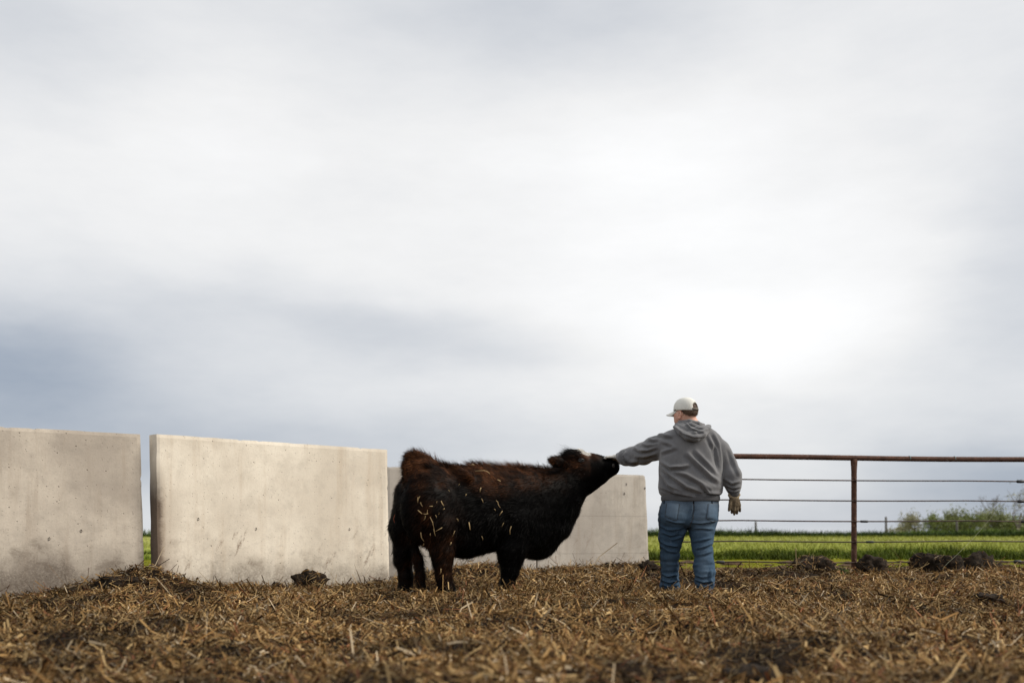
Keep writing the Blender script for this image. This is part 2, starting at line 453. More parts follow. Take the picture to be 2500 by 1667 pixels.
MC = {n: material(n, f) for n, f in dict(
    concrete_one=m_concrete((1.3, .2, 4), (.44, .38, .315), (.62, .545, .45), .34, blotch=.85), concrete_two=m_concrete((6.1, 2, .7), (.66, .585, .48), (.82, .745, .625), .20, end_stain=.95, scuff=.75),
    concrete_three=m_concrete((2.9, 5, 8), (.40, .36, .315), (.50, .455, .40), .0, (.45, .80)), concrete_four=m_concrete((9.4, 3, 5), (.42, .375, .325), (.54, .49, .425), -.02, (.30, .84), scuff=.3),
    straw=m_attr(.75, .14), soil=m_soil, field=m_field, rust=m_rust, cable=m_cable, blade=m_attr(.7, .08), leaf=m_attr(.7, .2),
    plastic=m_plain((.012, .013, .014), (.03, .03, .03), 30, .55), galvanised=m_plain((.12, .16, .15), (.2, .25, .23), 20, .5),
    fleece=m_fleece(), rib=m_rib, denim=m_denim, stitch=m_plain((.16, .13, .085), (.10, .09, .075), 90, .8),
    glove_dark=m_plain((.075, .055, .033), (.16, .12, .075), 45, .85, .2, .4), glove_pale=m_plain((.38, .37, .34), (.58, .56, .52), 40, .85, .2, .3),
    glove_cuff=m_plain((.30, .23, .14), (.42, .34, .23), 60, .9, .2, .5),
    skin=m_skin, hair=m_attr(.6, .25), cap=m_plain((.66, .65, .60), (.74, .73, .68), 12, .9, .2, .2, .003), cap_dark=m_plain((.10, .09, .075), (.16, .14, .115), 60, .8),
    mark=m_plain((.03, .03, .035), (.06, .06, .065), 60, .7),
    boot=m_plain((.05, .032, .02), (.10, .066, .042), 25, .7, .3, .4), fur=m_fur, hoof=m_plain((.012, .010, .009), (.035, .028, .022), 30, .6),
    eye=m_plain((.008, .006, .005), (.012, .01, .008), 10, .08, .6), nose=m_plain((.007, .006, .006), (.02, .017, .016), 80, .45, .5, .5),
    wood=m_plain((.10, .09, .08), (.17, .155, .14), 18, .9, .2, .4), bark=m_plain((.10, .085, .075), (.17, .15, .135), 9, .9, .2, .4),
    mud=m_plain((.05, .03, .018), (.13, .085, .055), 14, .95, .1, .6, .02),
    manure=m_plain((.007, .005, .003), (.03, .019, .011), 26, .92, .2, .9, .02)).items()}

# ------------------------------------------------------------------ layout of yard
W1 = [np.array((-5.05, 8.26)), np.array((-3.45, 9.32))]
W2 = [np.array((-3.31, 9.28)), np.array((-1.358, 11.0))]
W3 = [np.array((-1.62, 12.93)), np.array((.345, 13.94))]
W4 = [np.array((.36, 13.95)), np.array((2.02, 14.80))]
FA, FB = np.array((1.96, 12.50)), np.array((8.6, 13.27))            # line of the pipe fence
BX = [-14, -5.05, -3.45, -3.31, -1.358, -1.34, 2.02, 2.06, 8.6, 14]
BY = [2.3, 8.26, 9.32, 9.28, 11.0, 13.07, 14.80, 13.0, 13.75, 14.3]
MOUNDS = [(-3.28, 8.9, .42, .28, .20), (-1.9, 9.9, .5, .3, .04), (-.35, 12.0, .55, .4, .19), (.9, 12.8, .8, .5, .06), (3.1, 12.5, .5, .3, .10), (4.9, 12.5, .6, .3, .09), (5.9, 11.9, .5, .35, .10),
          (1.45, 7.6, .38, .3, .11), (-.45, 7.4, .5, .3, .06), (.35, 6.0, .5, .4, .06), (-1.9, 6.1, .6, .4, .06), (2.7, 9.8, .6, .4, .06), (-2.8, 7.6, .6, .35, .05), (3.4, 8.1, .6, .5, .05), (1.2, 10.9, .6, .4, .07), (2.9, 11.2, .7, .4, .06)]
def field_z(x, y):
    r = np.asarray(y, float)
    return .03 + .02 * sstep(14, 21, r) + .44 * sstep(20, 60, r) + .02 * (fbm(x, y, .5, 3, 3) - .5)
def ground_z(x, y):
    x = np.asarray(x, float); y = np.asarray(y, float)
    z = .16 * (fbm(x, y, .55, 3, 1) - .5) + .17 * (fbm(x, y, 2.2, 4, 2) - .5) + .05 * (fbm(x, y, 8.0, 2, 6) - .5) + .012
    z = z + .045 * sstep(10.2, 12.5, y) - .07 * sstep(-3.4, -4.8, x) * sstep(6, 8, y)
    for mx, my, rx, ry, h in MOUNDS: z = z + h * np.exp(-((x - mx) / rx) ** 2 - ((y - my) / ry) ** 2)
    for fx, fy, fz in ((1.68, 9.12, .01), (1.47, 9.42, .02), (-.86, 9.1, .0), (-.4, 9.35, .01), (-1.02, 9.4, 0), (.0, 9.7, .02)):
        w = np.exp(-(((x - fx) ** 2 + (y - fy) ** 2) / .28 ** 2)); z = z * (1 - w) + fz * w
    e = np.interp(x, BX, BY) + .35 * (fbm(x, y, 1.4, 3, 9) - .5)
    w = sstep(-.15, .55, y - e)
    return z * (1 - w) + (field_z(x, y) - .015) * w

def grid(xs, ys, zf):
    X, Y = np.meshgrid(xs, ys, indexing='ij'); Z = zf(X, Y)
    V = np.stack([X, Y, Z], -1).reshape(-1, 3); n, m = len(xs), len(ys)
    i = np.arange(n - 1)[:, None] * m + np.arange(m - 1)[None]
    return V, np.stack([i, i + m, i + m + 1, i + 1], -1).reshape(-1, 4)
# barnyard soil under the straw
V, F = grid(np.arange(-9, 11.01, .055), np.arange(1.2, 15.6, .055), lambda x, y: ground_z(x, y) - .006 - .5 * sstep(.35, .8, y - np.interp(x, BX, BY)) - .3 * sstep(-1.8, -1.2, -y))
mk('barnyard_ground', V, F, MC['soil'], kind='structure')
# open ground to the horizon
xs = np.concatenate([-np.geomspace(900, 11, 26), np.arange(-10, 11, .8), np.geomspace(11, 900, 26)])
ys = np.concatenate([[-300, -100, -30, -8, 0], np.arange(1.0, 30, .7), np.geomspace(30, 1200, 40)])
def big_z(x, y):
    z = field_z(x, y)
    inside = sstep(.9, .2, y - np.interp(x, BX, BY)) * sstep(10.8, 9.4, np.abs(x - 1)) * sstep(.6, 1.9, y)
    return z - .5 * inside * (1 - sstep(.2, 1.0, y - np.interp(x, BX, BY)))
V, F = grid(xs, ys, big_z)
mk('field_ground', V, F, MC['field'], kind='structure')

# ------------------------------------------------------------------ concrete wall panels
def panel(name, a, b, z0, z1, th, mat, label, lean_a=0.0, lean_b=0.0, notch=False, rough_a=False):
    L = np.linalg.norm(b - a); u = np.array(((b - a)[0], (b - a)[1], 0)) / L; nrm = np.array((u[1], -u[0], 0))   # towards camera
    nx, nz, H = int(L / .035), int((z1 - z0) / .035), z1 - z0
    # front profile outline with chipped arrises; build as closed box of grids
    def pt(s, q, w):
        """s,q in 0..1, w 0 front .. 1 back"""
        x = s * L; z = q * H
        x = x + (lean_a * (1 - s) + lean_b * s) * (q - .5) * H
        if notch and s > .93: z = min(z, H - max(0, (x - (L - .055))) * 1.6)
        return x, z
    V, F, ids, PCs = [], [], {}, []
    rs = random.Random(name)
    def add(i, k, w):
        key = (i, k, w)
        if key in ids: return ids[key]
        s, q = i / nx, k / nz
        x, z = pt(s, q, w)
        ee = 0.0
        edge_i = i in (0, nx); edge_k = k == nz
        dep = th * w
        if edge_i or edge_k:
            c = .003 + .006 * vnoise(x * 1.0 + w * 7, z * 1.0, 9, 3) ** 2 + (.009 if rs.random() < .04 and i > 0 else 0)
            if edge_k: z -= c * .8
            if edge_i: x += c * (1 if i == 0 else -1) * (1.25 if rough_a and i == 0 else 1)
            if w in (0, 1): dep += .006 * (1 if w == 0 else -1)
        if w == 0: dep += .004 * (vnoise(x, z, 2.3, 5) - .5)
        p = np.array((a[0], a[1], z0)) + u * x - nrm * dep + np.array((0, 0, z))
        V.append(p); PCs.append((x if w == 0 else 0.0 if i == 0 else x, z + z0, w)); ids[key] = len(V) - 1
        return ids[key]
    for w, fl in ((0, False), (1, True)):
        for i in range(nx):
            for k in range(nz):
                q = (add(i, k, w), add(i + 1, k, w), add(i + 1, k + 1, w), add(i, k + 1, w)); F.append(q[::-1] if fl else q)
    ws = [0, .5, 1]
    for w0, w1 in zip(ws[:-1], ws[1:]):
        for i in range(nx): F.append((add(i, nz, w0), add(i + 1, nz, w0), add(i + 1, nz, w1), add(i, nz, w1)))
        for k in range(nz):
            F.append((add(0, k + 1, w0), add(0, k + 1, w1), add(0, k, w1), add(0, k, w0)))
            F.append((add(nx, k, w0), add(nx, k, w1), add(nx, k + 1, w1), add(nx, k + 1, w0)))
    V = np.array(V); o = mk(name, V, F, mat, smooth=False, col=np.array(PCs), label=label, cat='wall panel', group='precast concrete wall panels')
    return o, u, nrm
ZT = CAMZ + .955
p1, u1, n1_ = panel('concrete_wall_panel', W1[0], W1[1], -.25, ZT, .18, MC['concrete_one'], 'stained beige concrete panel cut off by the left edge of the photo', 0, -.028)
p2, u2, n2_ = panel('concrete_wall_panel', W2[0], W2[1], -.2, ZT, .18, MC['concrete_two'], 'bright tall concrete panel with dark muddy left end, behind the cow\'s tail', -.012, -.022, rough_a=True)
p3, u3, n3_ = panel('concrete_wall_panel', W3[0], W3[1], -.15, CAMZ + .905, .18, MC['concrete_three'], 'concrete panel mostly hidden behind the body of the black cow', 0, 0)
p4, u4, n4_ = panel('concrete_wall_panel', W4[0], W4[1], -.15, CAMZ + .905, .18, MC['concrete_four'], 'farthest grey concrete panel, between the cow\'s neck and the man', 0, -.05, notch=True)
# tie holes: recessed dark plugs set in the faces
def tie_hole(pn, px, py, a, u, nrm, r=.011):
    k = (px - CX) / FPX
    s = (k * a[1] - a[0]) / (u[0] - k * u[1]); d = a[1] + u[1] * s
    c = P(px, py, d) + nrm * .003
    ring = []
    for i in range(10):
        an = i * math.tau / 10; ring.append(c + u * r * .8 * math.cos(an) + np.array((0, 0, 1)) * r * (1.5 if math.sin(an) > 0 else 1.1) * math.sin(an) + nrm * random.uniform(-.001, .002))
    V = ring + [c - nrm * .012]
    mk('tie_hole', V, [(i, (i + 1) % 10, 10) for i in range(10)], MC['manure'], pn, smooth=False)
for px, py in ((198, 1296), (120, 1315)): tie_hole(p1, px, py, W1[0], u1, n1_)
for px, py in ((625, 1291), (853, 1292), (484, 1267)): tie_hole(p2, px, py, W2[0], u2, n2_)
for px, py in ((1529, 1182), (1524, 1205), (1574, 1192)): tie_hole(p4, px, py, W4[0], u4, n4_, .014)

# ------------------------------------------------------------------ pipe and cable fence
fd = (FB - FA) / np.linalg.norm(FB - FA)
def on_fence(px):
    k = (px - CX) / FPX; s = (k * FA[1] - FA[0]) / (fd[0] - k * fd[1]); return FA + fd * s
fence = root('pipe_fence', (FA[0], FA[1], 0), 'rusty pipe and cable fence behind the man, running right out of the photo', 'fence')
pm = on_fence(2085)
def zat(py, q): return CAMZ + (HZ - py) / FPX * q[1]
zr = zat(1117.5, pm)
a, b = FA - fd * .03, FB
V, F = tube([(a[0] + (b - a)[0] * s, a[1] + (b - a)[1] * s, zr + .006 * math.sin(s * 9)) for s in np.linspace(0, 1, 60)], .034, 14)
rail = mk('top_rail', V, F, MC['rust'], fence)
for px in (2220, 2330):
    q = on_fence(px); V, F = tube([(q[0] - fd[0] * .004, q[1] - fd[1] * .004, zr), (q[0] + fd[0] * .004, q[1] + fd[1] * .004, zr)], .0355, 14); mk('weld_seam', V, F, MC['galvanised'], rail)
posts = [on_fence(1634), pm, on_fence(2085) + fd * 3.05]
cab_z = [zat(y, pm) for y in (1172, 1221, 1270.5, 1320, 1369.5)]
for q in posts:
    zs = [-.3, .3, zr - .30, zr - .16, zr - .06, zr - .015]; rr = [.0345, .0345, .0345, .037, .044, .046]
    V, F = tube([(q[0], q[1], z) for z in zs], rr, 14)
    V[:, 1] = np.where(V[:, 2] > zr - .2, q[1] + (V[:, 1] - q[1]) * .72, V[:, 1])       # flattened saddle
    po = mk('post', V, F, MC['rust'], fence)
    for z in cab_z:
        V, F = tube([(q[0], q[1] - .034, z - .03), (q[0], q[1] - .046, z - .012), (q[0], q[1] - .05, z + .008), (q[0], q[1] - .034, z + .034)], .008, 6)
        mk('cable_clip', V, F, MC['rust'], po)
for j, z in enumerate(cab_z):
    pts = []
    for s in np.linspace(0, 1, 70):
        q = a + (b - a) * s; pts.append((q[0], q[1] - .043, z - .012 * abs(math.sin((s * 6.68 - .95) * math.pi / 3.05)) * (.5 + .2 * j)))
    V, F = tube(pts, .0085, 7); cb_ = mk('cable', V, F, MC['cable'], fence)
    for px in ((2487,), (2489,), (2107, 2498), (2121,), (2123, 2480, 1757))[j]:
        q = on_fence(px); i = int(np.argmin([abs(p[0] - q[0]) for p in pts])); zz = pts[i][2]; hl = .055
        V, F = tube([(q[0] + fd[0] * s, q[1] - .043 + fd[1] * s, zz) for s in (-hl, -hl * .75, 0, hl * .75, hl)], [.011, .0205, .0215, .0205, .011] if px > 2450 or j == 4 and px < 2000 else [.009, .0155, .016, .0155, .009], 10)
        mk('splice_sleeve', V, F, MC['galvanised'] if (j == 4 and px == 2123) else MC['plastic'], cb_)

# ------------------------------------------------------------------ straw bedding
def straw_cols(n, dark, rg):
    pal = np.array(((.46, .315, .145), (.34, .205, .078), (.235, .128, .044), (.145, .072, .024), (.085, .042, .015), (.040, .021, .009), (.52, .41, .27), (.24, .095, .042)))
    pr = np.array((.20, .24, .19, .12, .08, .07, .06, .04))
    cum = np.cumsum(pr) / pr.sum(); r = rg.random(n); k = np.searchsorted(cum, r)
    c = pal[np.minimum(k, 7)] * (.72 + .5 * rg.random(n))[:, None]
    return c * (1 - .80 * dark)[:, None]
def straw_patch(x, y, rg, big=1.0):
    n = len(x); z = ground_z(x, y)
    e = .03
    gx_ = (ground_z(x + e, y) - ground_z(x - e, y)) / (2 * e); gy_ = (ground_z(x, y + e) - ground_z(x, y - e)) / (2 * e)
    N = unit(np.stack([-gx_, -gy_, np.ones(n)], 1))
    yaw = rg.random(n) * math.tau; pitch = np.abs(rg.normal(0, .30, n)) + .02
    stick = rg.random(n) < .03; pitch[stick] = rg.uniform(.5, 1.2, stick.sum())
    d = np.stack([np.cos(yaw), np.sin(yaw), np.zeros(n)], 1); d = unit(d - N * (d * N).sum(1)[:, None])
    d = unit(d * np.cos(pitch)[:, None] + N * np.sin(pitch)[:, None])
    L = np.clip(rg.lognormal(math.log(.045), .55, n), .014, .17) * big; L[stick] = np.minimum(L[stick], .06); lng = rg.random(n) < .03; L = np.where(lng & ~stick, L * 2.4, L)
    w = np.clip(rg.lognormal(math.log(.0048), .5, n), .002, .016) * big
    roll = rg.normal(0, .75, n); side = np.cross(d, N); up = unit(N * np.cos(roll)[:, None] + side * np.sin(roll)[:, None])
    w = np.where(lng, w * .6, w); bend = rg.normal(0, .18, n) * L + rg.choice([-1, 1], n) * (rg.random(n) < .35) * L * .32
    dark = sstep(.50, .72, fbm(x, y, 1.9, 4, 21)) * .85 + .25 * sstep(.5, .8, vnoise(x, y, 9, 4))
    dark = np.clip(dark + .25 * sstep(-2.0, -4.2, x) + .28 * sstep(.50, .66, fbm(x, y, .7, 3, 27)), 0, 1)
    c = np.stack([x, y, z], 1) + N * (rg.random(n) ** 1.5 * .022 + .5 * L * np.sin(pitch) - .004)[:, None]
    V, F = strips(c, d, up, L, w, bend)
    col = straw_cols(n, dark, rg)
    return V, F, np.repeat(col, 6, 0)
rs = np.random.default_rng(11)
XS, YS, BG = [], [], []
for y0, y1, dens, big in ((2.6, 4.2, 4200, 1.0), (4.2, 6, 4200, 1.0), (6, 8, 4300, 1.02), (8, 10.2, 3900, 1.06), (10.2, 12.4, 2500, 1.18), (12.4, 15.0, 1900, 1.3)):
    hw = .56 * y1 + .5; n = int(2 * hw * (y1 - y0) * dens * .72)
    x = rs.uniform(-hw, hw, n); y = rs.uniform(y0, y1, n)
    e = np.interp(x, BX, BY) + .25 * (vnoise(x, y, 2.0, 31) - .5)
    lim = np.where(x > 2.03, e + .12, np.interp(x, BX, BY) - .015)
    keep = (y < lim) & (rs.random(n) < 1.02 - .62 * sstep(.55, .75, fbm(x, y, 1.9, 4, 21)))
    XS.append(x[keep]); YS.append(y[keep]); BG.append(np.full(keep.sum(), big))
x, y, bgv = np.concatenate(XS), np.concatenate(YS), np.concatenate(BG)
V, F, C_ = straw_patch(x, y, rs, bgv)
mk('straw_bedding', V, F, MC['straw'], smooth=False, col=C_, label='loose chopped straw bedding spread thick over the barnyard floor', cat='straw', kind='stuff')
print('straw pieces', len(x))

# manure clods and dark clumps
def icosphere(sub=3):
    import bmesh
    bm = bmesh.new(); bmesh.ops.create_icosphere(bm, subdivisions=sub, radius=1); V = np.array([v.co[:] for v in bm.verts]); bm.verts.index_update()
    F = np.array([[v.index for v in f.verts] for f in bm.faces]); bm.free(); return V, F
ICO = icosphere(4)
def clod(px, py, d, rx, ry, rz, seed, label, straw_n=40, moss=False):
    c = P(px, py, d); V0, F = ICO; V = V0.copy()
    q = noise3(V0 * 1.0 + seed * 3.1, 1.7, seed); q2 = noise3(V0 + seed * 1.7, 5.2, seed + 3); q3 = noise3(V0 + seed, 13, seed + 7)
    V = V * (.40 + 1.15 * q + .75 * (q2 - .5) + .45 * (q3 - .5))[:, None]
    V = V * np.array((rx, ry, rz)); g = float(ground_z(c[0], c[1])); V += np.array((c[0], c[1], g + rz * .25))
    r = root('manure_clod', (c[0], c[1], g), label, 'manure clod', 'dark manure clods on the straw')
    mk('clump', V, F, MC['manure'], r, smooth=False)
    if straw_n:
        rg = np.random.default_rng(seed + 50); straw_n *= 3; N = normals(V, F); k = rg.choice(len(V), straw_n); k = k[N[k, 2] > -.1]
        n = len(k); d_ = rg.normal(size=(n, 3)); d_ = unit(d_ - N[k] * (d_ * N[k]).sum(1)[:, None] + N[k] * .25)
        L = rg.uniform(.03, .11, n); Vs, Fs = strips(V[k] + N[k] * .004, d_, N[k], L, rg.uniform(.003, .007, n), rg.normal(0, .012, n))
        col = straw_cols(n, np.full(n, .25), rg)
        if moss: col = np.array((.06, .09, .015)) * rg.uniform(.6, 1.3, n)[:, None]
        mk('straw_bits', Vs, Fs, MC['straw'], r, smooth=False, col=np.repeat(col, 6, 0), kind='stuff')
    return r
clod(757, 1425, 10.05, .17, .13, .125, 1, 'big straw-topped manure clod at the foot of the bright concrete panel', 70)
clod(675, 1427, 9.95, .07, .06, .07, 2, 'small dark clod just left of the big straw-topped clod', 14)
clod(860, 1430, 10.3, .11, .09, .05, 3, 'low dark clod between the big straw-topped clod and the cow\'s hind legs', 20)
clod(1500, 1405, 13.2, .18, .1, .13, 4, 'dark clod at the foot of the farthest panel, left of the man', 18)
clod(1585, 1405, 13.0, .15, .1, .11, 5, 'dark clod at the right corner of the farthest panel', 14)
clod(1985, 1400, 12.4, .27, .18, .15, 6, 'wide straw-covered mound left of the rusty fence post', 230)
clod(2052, 1400, 12.3, .10, .08, .08, 7, 'small mossy green clod at the foot of the rusty fence post', 90, moss=True)
clod(2130, 1400, 12.3, .22, .14, .15, 8, 'dark flat-topped clod just right of the rusty fence post', 26)
clod(2262, 1392, 12.6, .20, .15, .17, 9, 'tall dark clod, left of the pair under the far right cables', 36)
clod(2312, 1402, 12.45, .18, .13, .19, 10, 'dark clod with straw trailing over it, in the middle of the right row', 44)
clod(2395, 1398, 12.6, .24, .16, .24, 11, 'large rounded dark clod, second from the right edge', 26)
clod(2480, 1405, 12.5, .16, .12, .08, 12, 'low dark clod at the right edge of the photo', 24)
clod(2410, 1492, 7.9, .16, .1, .05, 13, 'flat dark clod in the straw at the lower right', 20)
clod(765, 1498, 7.3, .12, .08, .05, 14, 'dark clod in the straw in front of the cow, below the bright panel', 20)
clod(300, 1440, 8.6, .22, .1, .08, 15, 'dark clod before the mound by the gap between the panels', 40)
clod(1830, 1660, 3.75, .13, .09, .06, 16, 'blurred dark clod at the bottom edge of the photo', 20)

# dry upright stalks
def stalk(pts, rad, label, tw=()):
    V, F = tube(pts, np.linspace(rad, rad * .5, len(pts)), 6)
    parts = [(V, F)]
    for q in tw: parts.append(tube(q, rad * .45, 5))
    V, F = join(parts)
    mk('dry_stalk', V, F, STALK, smooth=True, label=label, cat='stalk', group='dry stalks in the straw')
STALK = material('stalk', m_plain((.20, .12, .05), (.34, .22, .10), 30, .8))
def up_stalk(px, py0, py1, d, label, dx=0, tw=False):
    x0 = P(px, py0, d); x1 = P(px + dx, py1, d); x0[2] = float(ground_z(x0[0], x0[1])) - .02
    m = (x0 + x1) / 2 + np.array((.004, 0, 0)); q = []
    if tw: q = [[m, m + (.04, 0, .03), m + (.09, 0, .075)], [m + (.045, 0, .035), m + (.05, .01, .07)]]
    stalk([x0, m, x1], .0055, label, q)
up_stalk(1388, 1395, 1371, 13.2, 'short dry stalk against the farthest panel, left of the forked one')
up_stalk(1431, 1395, 1366, 13.0, 'forked dry stalk standing before the farthest panel', 1, True)
up_stalk(1190, 1380, 1362, 11.9, 'pale dry stalk on the straw mound under the cow\'s belly', 2)
up_stalk(1671, 1400, 1372, 12.0, 'thin twig standing between the man\'s legs', 6, True)
up_stalk(1848, 1410, 1392, 11.6, 'dark short stalk in the straw right of the man', 0)
p0 = P(2298, 1388, 12.25); pe = P(2480, 1206, 12.0)
pts = [p0 + (pe - p0) * s + np.array((.03 * math.sin(s * 5), 0, .04 * s * (1 - s))) for s in np.linspace(0, 1, 14)]
pts[0][2] = float(ground_z(pts[0][0], pts[0][1])) + .1
V, F = tube(pts, np.linspace(.0022, .0012, 14), 5)
mk('dry_stalk', V, F, material('pale_stalk', m_plain((.42, .42, .26), (.5, .5, .36), 30, .7)), label='long thin pale stalk leaning across the cables at far right', cat='stalk', group='dry stalks in the straw')

# ------------------------------------------------------------------ the cow
def cow_axis():
    u = np.arange(-.4, 2.9, .005); th = R(25) - R(16) * sstep(1.2, 1.7, u)
    X = np.cumsum(np.cos(th)) * .005; Y = np.cumsum(np.sin(th)) * .005
    k = np.argmin(abs(u)); X -= X[k]; Y -= Y[k]
    x0 = P(1012, 1400, 9.12)
    return u, X + x0[0], Y + 9.12
CU, CXa, CYa = cow_axis()
VX, VY = -math.sin(R(25)), math.cos(R(25))
def cw(cx, cy, v=0.0):
    """zoom-crop pixel -> cow space (u, v, z)"""
    px, py = 930 + .26786 * cx, 1060 + .26786 * cy
    pr = CX + FPX * (CXa + VX * v) / (CYa + VY * v)
    u = float(np.interp(px, pr, CU)); Yv = float(np.interp(u, CU, CYa)) + VY * v
    return np.array((u, v, CAMZ + (HZ - py) / FPX * Yv))
def cr_(r, u): return r * .26786 * float(np.interp(u, CU, CYa)) / FPX
def cow_world(Q):
    X = np.interp(Q[:, 0], CU, CXa) + VX * Q[:, 1]; Y = np.interp(Q[:, 0], CU, CYa) + VY * Q[:, 1]
    return np.stack([X, Y, Q[:, 2]], 1)
fl = Field((-.32, -.46, -.06), (2.32, .46, 1.40), .0125)
st = [(250, 350, 720, .15), (300, 285, 860, .21), (420, 285, 990, .245), (560, 292, 1095, .265), (700, 288, 1128, .285), (780, 285, 1135, .295), (850, 285, 1115, .305), (1000, 285, 1066, .315), (1150, 290, 1045, .305), (1300, 300, 1085, .275), (1420, 325, 1095, .235), (1500, 370, 1040, .19), (1560, 460, 940, .13)]
ts, cz, rz, rv = [], [], [], []
for cx, c0, c1, w in st:
    A = cw(cx, c0); B = cw(cx, c1); ts.append(A[0]); cz.append((A[2] + B[2]) / 2); rz.append((A[2] - B[2]) / 2); rv.append(w)
fl.loft(0, ts, [0] * len(ts), rv, cz, rz, .02, 2.25)
def cchain(pts, v, k=.05, sv=1.0, metres=True):
    q = []
    for p in pts:
        vv = p[3] if len(p) > 3 else v
        A = cw(p[0], p[1], vv); q.append((A, p[2] if metres else cr_(p[2], A[0])))
    fl.chain(q, k, (1, sv, 1))
# neck and head
cchain([(1420, 690, 372), (1500, 640, 300), (1600, 555, 228), (1690, 475, 165)], 0, .06, .56, False)
cchain([(1480, 840, 250), (1440, 960, 170)], 0, .05, .6, False)                       # brisket
cchain([(1690, 475, 165), (1810, 380, 150)], 0, .05, .60, False)
cchain([(1800, 322, 186), (1950, 318, 138), (2080, 300, 80)], 0, .03, .60, False)
cchain([(2060, 290, 84), (2095, 302, 72)], 0, .03, .95, False)                        # muzzle
cchain([(2075, 345, 52), (2110, 335, 40)], 0, .02, .95, False)
cchain([(1742, 205, 70), (1800, 190, 58)], 0, .03, .9, False)                         # poll
cchain([(1880, 420, 118), (1985, 385, 78)], 0, .04, .62, False)                       # jaw
for s in (-1, 1):
    A = cw(1820, 205, s * .085); fl.ellipsoid(A, (.06, .03, .028), .025)             # brow
    A = cw(1690, 275, s * .10); B = cw(1615, 255, s * .17); Cc = cw(1568, 238, s * .205)
    fl.cone(A, B, .034, .056, .012, (1, .5, 1)); fl.cone(B, Cc, .056, .044, .012, (1, .5, 1))   # ears
    fl.ellipsoid(cw(2128, 268, s * .04), (.028, .02, .022), .02)
# shoulders, hips, legs
for s in (-1, 1):
    v = s * .16
    fl.ellipsoid(cw(1290, 720, s * .13), (.23, .165, .36), .08)
    fl.ellipsoid(cw(420, 680, s * .12), (.25, .165, .34), .08)
    A, B = cw(700, 312, s * .17), cw(800, 385, s * .235); fl.cone(A, B, .035, .030, .07)
cchain([(400, 560, .18, -.12), (520, 860, .165, -.15), (556, 1060, .108, -.165), (560, 1160, .082, -.17), (572, 1300, .066, -.17), (590, 1385, .064, -.17), (612, 1438, .072, -.17)], 0, .04)
cchain([(300, 560, .18, .10), (232, 860, .155, .15), (212, 1060, .095, .165), (206, 1150, .078, .17), (225, 1290, .060, .17), (222, 1390, .060, .17), (208, 1448, .07, .17)], 0, .04)
cchain([(1230, 800, .20, -.13), (1195, 1040, .130, -.16), (1180, 1130, .104, -.16), (1168, 1250, .078, -.16), (1146, 1350, .058, -.16), (1140, 1400, .058, -.16), (1136, 1440, .066, -.16)], 0, .04)
cchain([(1240, 800, .20, .13), (1205, 1040, .120, .15), (1190, 1130, .098, .15), (1178, 1250, .074, .15), (1152, 1350, .056, .15), (1146, 1400, .056, .15), (1142, 1430, .062, .15)], 0, .04)
# tail
TAIL = [(540, 298, .035), (420, 240, .045), (330, 196, .040), (275, 215, .040), (240, 300, .040), (238, 430, .036), (250, 700, .032), (285, 950, .034), (340, 1130, .040), (362, 1300, .042), (380, 1440, .028), (388, 1490, .010)]
tq = []
for i, (cx, cy, r) in enumerate(TAIL):
    A = cw(cx, cy, 0.0)
    tq.append((A, r))
fl.chain(tq, .03)
fl.chain([(cw(520, 330), .05), (cw(400, 300), .06), (cw(320, 290), .058), (cw(275, 330), .05), (cw(265, 450), .06)], .04)
fl.chain([(cw(400, 262), .035), (cw(312, 232), .03)], .03)
Q, CF = fl.mesh(1)
nz_ = noise3(Q, 5, 3); nz2 = noise3(Q, 16, 8)
NQ = normals(Q, CF)
Q = Q + NQ * ((nz_ - .5) * .030 + (nz2 - .5) * .018)[:, None]
def coat(Q):
    """coat colour: black with sun-bleached rusty back, flank and thigh; white blaze"""
    u, v, z = Q.T
    n1 = noise3(Q, 4.0, 12); n2 = noise3(Q, 13, 15); n3 = noise3(Q, 30, 19)
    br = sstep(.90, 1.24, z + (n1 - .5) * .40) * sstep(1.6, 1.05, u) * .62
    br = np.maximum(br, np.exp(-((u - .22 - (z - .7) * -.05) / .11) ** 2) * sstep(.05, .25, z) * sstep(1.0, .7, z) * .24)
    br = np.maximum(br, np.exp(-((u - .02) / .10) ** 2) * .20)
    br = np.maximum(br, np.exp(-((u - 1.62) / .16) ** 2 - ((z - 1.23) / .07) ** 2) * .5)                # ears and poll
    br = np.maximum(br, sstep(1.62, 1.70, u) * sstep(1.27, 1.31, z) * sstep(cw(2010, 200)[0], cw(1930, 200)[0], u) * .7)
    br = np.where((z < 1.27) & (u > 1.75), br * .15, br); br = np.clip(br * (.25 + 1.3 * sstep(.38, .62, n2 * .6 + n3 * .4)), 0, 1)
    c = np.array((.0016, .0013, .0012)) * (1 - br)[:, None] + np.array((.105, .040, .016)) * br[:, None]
    A = cw(1845, 150)
    wp = np.exp(-((u - A[0]) / .060) ** 4 - ((z - A[2]) / .060) ** 4 - ((v + .0) / .10) ** 4)
    wp = sstep(.35, .6, wp + (n3 - .5) * .5)
    return c * (1 - wp)[:, None] + np.array((.68, .64, .58)) * wp[:, None]
CV = cow_world(Q)
cowr = root('cow', (float(np.interp(.7, CU, CXa)), float(np.interp(.7, CU, CYa)), 0), 'shaggy black-brown cow with white forehead patch, stretching its nose to the man', 'cow')
mk('body', CV, CF, MC['fur'], cowr, col=coat(Q) * .55)
